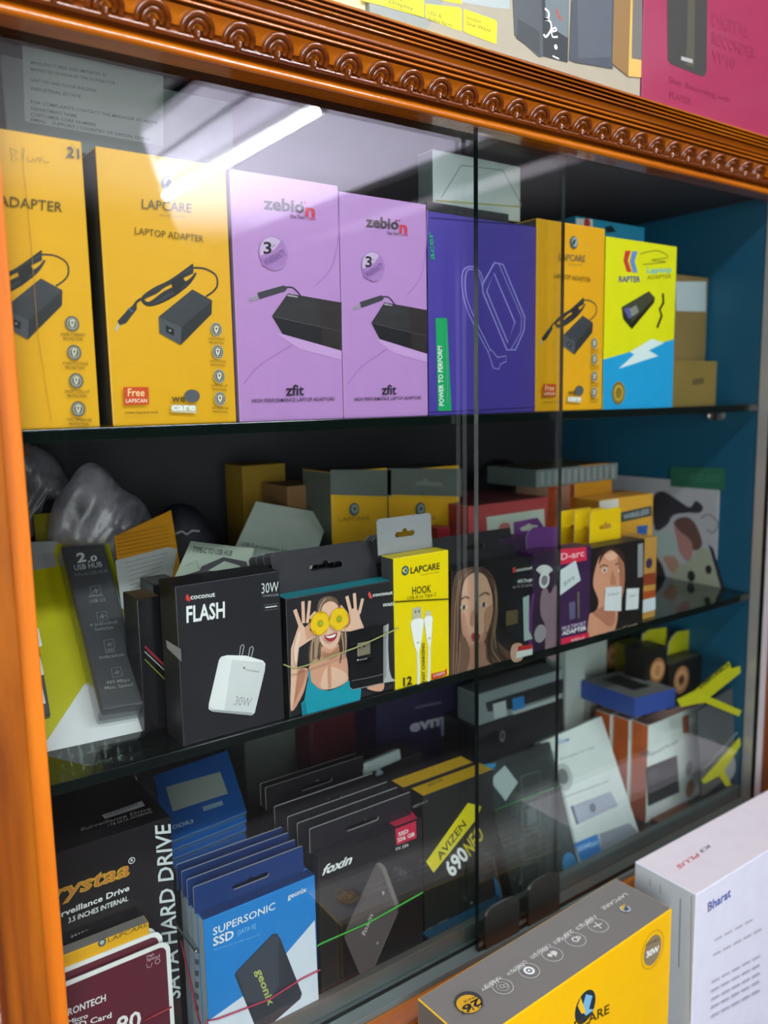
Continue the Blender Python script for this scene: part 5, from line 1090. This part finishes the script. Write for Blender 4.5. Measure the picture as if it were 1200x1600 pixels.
f = zb3.front; k = Ink('printed_driver', f, zb3.root)
for cx, cy in ((205, 140), (342, 160)): k.circ(cB(cx, cy), 11, M('8a5c38'), 1.1); k.circ(cB(cx, cy), 7, M('b08458'), 1.1, inner=.6); k.done(); k = Ink('printed_driver', f, zb3.root)
yp = Carton('cable_box', 'dull yellow patterned pack wedged between the copper picture packages', 'box', (980, 1062), (1008, 1052), (980, 1010), .115, None, depth=.02, front=M('7c7c10', .5, var=.6, scale=120), w=.035)
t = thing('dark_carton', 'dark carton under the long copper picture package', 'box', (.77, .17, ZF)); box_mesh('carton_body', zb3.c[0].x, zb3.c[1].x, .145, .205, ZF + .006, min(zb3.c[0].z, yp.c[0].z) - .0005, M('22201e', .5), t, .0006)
# open black and yellow speaker package by the side wall
sp = Slab('speaker_box', 'grey windowed package with crossed yellow bands beside the teal wall', 'box', aty((1097, 1245), .012), aty((1150, 1205), .006), aty((1090, 1112), .014), .004, M('4c5052', .3, coat=.3), M('3a3c3e'))
f = sp.front
sheet('yellow_strap', Face(f.P(0, 0, .0018), f.U, f.V, f.w, f.h), cB((700, 400), (800, 350), (985, 190), (1000, 230), (1045, 215), (1050, 250), (880, 385), (1055, 460), (1040, 492), (850, 415), (720, 440)), [], ZY, sp.root, .0012)
sheet('yellow_strap', Face(f.P(0, 0, .0018), f.U, f.V, f.w, f.h), cB((835, 850), (1045, 610), (1050, 650), (960, 790), (1000, 870), (970, 880), (930, 820), (850, 865)), [], ZY, sp.root, .0012)
g_ = Face(f.P(0, 0, .0020), f.U, f.V, f.w, f.h)
k = Ink('lettering', g_, sp.root); k.text('ZEBRONICS', cB(822, 342), cB(988, 212), cB(812, 322), M('3a3a08'), .05); k.done()
k = Ink('buckle_print', f, sp.root); k.circ(cB(990, 780), 8, M('8c9090'), 1.4); k.done()
k = Ink('white_edge', f, sp.root); k.line(cB((840, 790), (1030, 580)), 2, M('7c8084')); k.done()
# small orange thing at the floor
fb_ = Carton('flat_box', 'low brown-orange box in front of the white drive box foot', 'box', (1030, 1293), (1082, 1266), (1030, 1282), .030, ZF, depth=.012, front=M('6a3414'), h=.010)
cy_ = Carton('carton', 'teal blue tray showing low behind the front glass near the diagonal stripe box', 'box', (672, 1515), (790, 1452), (668, 1490), .013, ZF + .004, depth=.012, front=M('1f4c66', .4), h=.022)

# ================================================================ IN FRONT OF THE CABINET
TZ = -.45
struct(box_mesh('trim_5', -.25, 1.6, -.62, -.05, -.70, -.665, M('1c1816', .5)))
a = atz((652, 1560), TZ); b = atz((962, 1372), TZ); d = atz((1045, 1423), TZ)
UU = (b - a).normalized(); dep = (a - b).dot(V3((0, 0, 0)))
Wd = (b - a).length; back = b; dv = d - b; dlen = dv.length; VD = (dv - UU * dv.dot(UU)); dlen = VD.length; VD.normalize()
class Out:
    pass
def outer_box(name, label, A, U, D, w_, d_, zt, zb, mats, part='carton_body'):
    """A = back left top corner, U to the right, D towards the viewer"""
    t = thing(name, label, 'box', (A + U * w_ / 2 + D * d_ / 2 - V3((0, 0, zt - zb))))
    dn_ = V3((0, 0, zb - zt))
    f0, f1, f2_, f3 = A + D * d_ + dn_, A + D * d_ + U * w_ + dn_, A + U * w_ + dn_, A + dn_
    cs = [f0, f1, f2_, f3]; cs += [p - dn_ for p in cs]
    Vv, F_, fm_ = hexa(cs, .0009); mesh_obj(part, Vv, F_, mats, t, fm_)
    o = Out(); o.root = t; o.front = Face(f0, U, (0, 0, 1), w_, zt - zb); o.top = Face(cs[4], U, -D, w_, d_); o.left = Face(cs[3], -(-D), (0, 0, 1), d_, zt - zb); return o
GT = M('7d7874', .42, coat=.1, var=.03); YF = M('f5bd04', .38, coat=.15, var=.02)
ob_ = outer_box('adapter_box', 'yellow box with grey top and small round icons, standing in front of the cabinet', a, UU, VD, Wd, dlen, TZ, -.665, [YF, M('6c6864'), GT, M('6c6864'), GT, GT])
c = cm(640, 1250, 2.143); IC = M('e2e0dc'); f = ob_.top; r = ob_.root
for x_, y_, (t1, t2, t3) in ((630, 420, ('100 +', 'SERVICE', 'CENTERS')), (555, 468, ('20 +', 'YEARS', 'BRAND')), (478, 518, ('1,5000 +', 'PINCODES', 'REACH')), (400, 574, ('QUALITY', 'RESEARCH', 'MAKING')), (312, 628, ('MEMBER OF', 'HAPPY', 'CUSTOMERS'))):
    k = Ink('icon', f, r); k.circ(c(x_, y_), 17, IC, .98, inner=.95)
    if x_ == 630: k.line(c((x_ - 10, y_ - 10), (x_ + 12, y_ + 10)), 2, IC); k.line(c((x_ - 14, y_ + 6), (x_ + 14, y_ - 6)), 2, IC)
    elif x_ == 555: k.circ(c(x_, y_), 6, IC, 1, inner=.6); k.circ(c(x_ + 10, y_ - 6), 4, IC, 1, inner=.5)
    elif x_ == 478: k.circ(c(x_ + 6, y_ - 4), 5, IC); k.circ(c(x_ - 8, y_ + 4), 4, IC); k.line(c((x_ - 8, y_ - 8), (x_ + 14, y_ + 8)), 2, IC)
    elif x_ == 400: k.circ(c(x_, y_), 9, WHITE, 1, inner=.55); k.circ(c(x_, y_), 2.5, WHITE)
    else: k.circ(c(x_, y_), 10, M('b8b4b0'), 1, inner=.9); k.circ(c(x_ - 3, y_), 4, M('c8c4c0'), 1, inner=.7); k.circ(c(x_ + 10, y_ - 3), 4, M('c8c4c0'), 1, inner=.7)
    k.done()
    k = Ink('lettering', f, r)
    for j, t_ in enumerate((t1, t2)):
        # upside down seen from here: reads from right to left
        p0 = c(x_ - 12 - j * 8, y_ - 44 + j * 12 + 10); p1 = c(x_ - 68 - j * 8, y_ - 12 + j * 12 + 10); p2 = c(x_ - 4 - j * 8, y_ - 36 + j * 12 + 10)
        k.text(t_, p0, p1, p2, IC, .01)
    k.done()
k = Ink('logo', f, r); k.text('LAPCARE', c(722, 315), c(640, 365), c(733, 322), IC, .02); k.circ(c(722, 368), 8, IC, 1, inner=.75); k.poly(c((708, 360), (722, 352), (716, 375)), M('e0b020')); k.poly(c((722, 355), (738, 372), (724, 378)), M('3a5a8c')); k.done()
k = Ink('badge', f, r); k.circ(c(198, 680), 23, M('3a3a40'), .95); k.circ(c(198, 688), 20, M('e0a820'), .95)
k.text('26', c(232, 668), c(172, 700), c(246, 688), K, .05); k.text('SINCE', c(222, 660), c(180, 680), c(226, 666), K, .02)
for i in range(5): k.line(c((176 + i * 16, 712 - i * 7), (184 + i * 16, 724 - i * 7)), 2, M('3a3a3c'))
k.done()
f = ob_.front
k = Ink('logo', f, r); k.circ(c(588, 692), 14, M('22303a'), 1.05); k.poly(c((575, 705), (590, 650), (612, 655), (600, 700), (618, 700), (590, 722)), M('7ab4d4')); k.poly(c((562, 690), (572, 660), (590, 712), (575, 715)), M('f0c020')); k.text('LAPCARE', c(500, 800), c(668, 712), c(500, 768), M('4a3c10'), .03); k.done()
k = Ink('badge', f, r); k.circ(c(813, 502), 12, M('8a7a60'), 1.05); k.text('30W', c(792, 528), c(834, 505), c(792, 508), WHITE, .05); k.text('PORTABLE', c(790, 490), c(834, 468), c(790, 482), M('5a4c20'), .02); k.circ(c(813, 500), 15.5, M('c8a020'), 1.05, inner=.93); k.done()
# white box
a = atz((992, 1346), -.44); fl_ = atz((1088, 1398), -.44); far = atz((1196, 1229), -.44)
U2 = V3((1, .0, 0)); D2 = V3((0, -1, 0)); dd = (fl_ - a).length
wx = outer_box('router_box', 'big white box with red and blue print, standing right of the yellow one', a, U2, D2, .30, abs(fl_.y - a.y), -.44, -.665, [M('dcdcea', .4), M('c8ccd0'), M('d0d0d8'), M('c0c6ca'), M('e2d8de', .45), W])
f = wx.top; r = wx.root
k = Ink('lettering', f, r); k.text('K3', c(1000, 150), c(970, 170), c(1008, 158), M('4a4450'), .03); k.text('PLUS', c(962, 178), c(892, 222), c(972, 188), M('cc4a58'), .03); k.done()
f = wx.front
k = Ink('logo', f, r); k.text('Bharat', c(998, 375), c(1075, 322), c(998, 345), M('3d52a0'), .04); k.line(c((998, 348), (1000, 376)), 1, M('c88a40')); k.done()
for i, (x0_, x1_, y_) in enumerate(((1020, 1170, 470), (1015, 1200, 520), (1010, 1200, 610), (1008, 1190, 640), (1008, 1200, 668), (1006, 1180, 695), (1006, 1200, 725))):
    k = Ink('text_row', f, r)
    for j in range(int((x1_ - x0_) / 34)): xa = x0_ + j * 34; k.line(c((xa, y_ - (xa - x0_) * .55), (xa + 26, y_ - (xa + 26 - x0_) * .55)), 1.8, M('b0b2ba'))
    k.done()
k = Ink('side_print', wx.left, r); k.line(c((805, 265), (806, 290)), 1.2, M('8c9498')); k.line(c((840, 285), (841, 315)), 1.2, M('8c9498')); k.line(c((908, 330), (902, 560)), 1.8, M('8c9498')); k.line(c((945, 320), (940, 740)), 1.5, M('a0a4a8')); k.done()

# ================================================================ ON TOP OF THE CABINET
c = cm(600, 0, 2.0)
GB = M('8d938c', .4)
tpx = Carton('speaker_carton', 'grey printed carton on the cabinet top with pictures of black speakers and yellow tags', 'box', (578, 60), (1000, 160), (578, -60), -.032, .2458, depth=.13, front=GB, side=M('b4b8b4'), h=.16)
f = tpx.front; r = tpx.root
k = Ink('printed_background', f, r); k.poly([(640, 90), (700, -10), (800, -10), (1000, -10), (1000, 165), (900, 130), (760, 80)], M('a49c88')); k.poly([(690, -20), (796, -20), (796, 14), (770, 12), (700, 0)], M('a9b2b0')); k.done()
k = Ink('yellow_tag', f, r)
for q, tt in ((((500, 10), (625, 60)), ('4.0',)), ):
    pass
k.poly([(567, -6), (662, 12), (662, 28), (600, 10), (567, 2)], M('ded22a'))
k.poly([(668, -6), (720, 0), (722, 7), (690, 1)], M('e6dc14')); k.done()
for q, l1, l2 in ((((664, 6), (718, 12), (721, 16), (721, 49), (716, 48), (667, 30), (664, 26)), 'LED &', 'Audible Alarms'), (((724, 14), (772, 31), (776, 35), (775, 69), (770, 68), (726, 51), (723, 47)), 'Simulated', 'Sine Wave'), (((603, -20), (659, -4), (662, 0), (662, 28), (656, 26), (606, 8), (603, 4)), 'LCD', 'Display')):
    k = Ink('yellow_tag', f, r); k.poly(list(q), M('e8dc10'))
    x_, y_ = q[0][0] + 4, q[0][1] + 16; k.text(l1, (x_, y_), (x_ + 22, y_ + 7), (x_, y_ - 6), M('7a7a20'), .02); k.text(l2, (x_, y_ + 9), (x_ + 38, y_ + 21), (x_, y_ + 3), M('7a7a20'), .02); k.done('yellow printed tag')
k = Ink('printed_speaker', f, r)
k.poly([(800, -10), (850, -10), (848, 88), (842, 90), (803, 55)], M('4c5154')); k.poly([(808, 30), (842, 50), (842, 86), (806, 60)], M('3c4143')); k.poly([(845, -10), (888, -10), (888, 0), (886, 98), (848, 88)], M('2e3336')); k.poly([(850, -10), (888, -10), (886, 60), (870, 50), (852, 30)], M('6a7478'))
k.line([(868, 15), (872, 26), (876, 32)], 3, M('b04a3c')); k.line([(850, 14), (856, 20), (855, 30), (849, 30), (858, 34), (860, 46), (852, 58), (848, 54)], 2.4, W, sm=True); k.line([(862, 50), (868, 48), (866, 44), (861, 48), (862, 58), (870, 58)], 1.8, W, sm=True); k.circ((867, 74), 2.5, W); k.line([(862, 88), (872, 93)], 1.6, W); k.done()
k = Ink('printed_speaker', f, r); k.poly([(892, -10), (960, -10), (956, 108), (898, 98), (888, 94)], M('454b52')); k.poly([(900, -10), (955, -10), (953, 90), (902, 92)], M('525960')); k.done()
k = Ink('printed_speaker', f, r); k.poly([(958, -10), (984, -10), (980, 120), (955, 100)], M('8c6a3c')); k.poly([(984, -10), (1002, -10), (1002, 122), (980, 120)], M('d4aa58')); k.poly([(987, -10), (1002, -10), (1002, 95), (985, 92)], M('6c6862')); k.done()
mg = Carton('recorder_box', 'crimson pink box with dark picture window on the right of the cabinet top', 'box', (1002, 165), (1330, 270), (1002, -40), -.034, .2458, depth=.12, front=M('982a4c', .35, coat=.3, var=.05), side=M('5a1838'), h=.20)
f = mg.front; r = mg.root
k = Ink('printed_window', f, r); k.poly([(1042, -20), (1105, -20), (1104, 110), (1100, 120), (1092, 118), (1048, 100), (1043, 94)], M('3a3834')); k.poly([(1075, -20), (1086, -20), (1084, 105), (1072, 102)], M('4e4c3c')); k.poly([(1064, 88), (1082, 93), (1082, 99), (1064, 94)], M('a8a4a0')); k.done()
k = Ink('lettering', f, r); lk = M('902848')
k.text('DIGITAL', (1112, 40), (1170, 60), (1112, 20), lk, .03); k.text('RECORDER', (1112, 68), (1180, 92), (1112, 50), lk, .03); k.text('VP10', (1112, 96), (1148, 108), (1112, 78), lk, .03); k.done(); k = Ink('lettering', f, r); k.text('Easy Recording with', (1046, 128), (1140, 160), (1046, 119), lk, .02); k.text('PLAYER', (1046, 152), (1080, 164), (1046, 142), lk, .02); k.done()
ly = Carton('small_carton', 'pale yellow and white package at the left end of the cabinet top', 'box', (500, 20), (572, 40), (500, -30), -.030, .2458, depth=.05, front=M('d4c884', .3, coat=.5), h=.06)
# a lit shelf unit on the far side of the shop, seen only as a faint reflection
un = thing('shelf_unit', 'dark shop shelving seen as a faint reflection in the glass', 'shelving', (2.9, -4.9, -1.28))
for i in range(5): box_mesh('shelf', .6, 4.3, -5.15, -4.8, -1.0 + .42 * i, -.97 + .42 * i, M('2e2428', .5), un)
box_mesh('back_board', .6, 4.3, -5.18, -5.15, -1.28, .85, M('241e22', .6), un)
for i in range(6): box_mesh('upright', .6 + .73 * i, .63 + .73 * i, -5.15, -4.78, -1.28, .85, M('2e2428', .5), un)
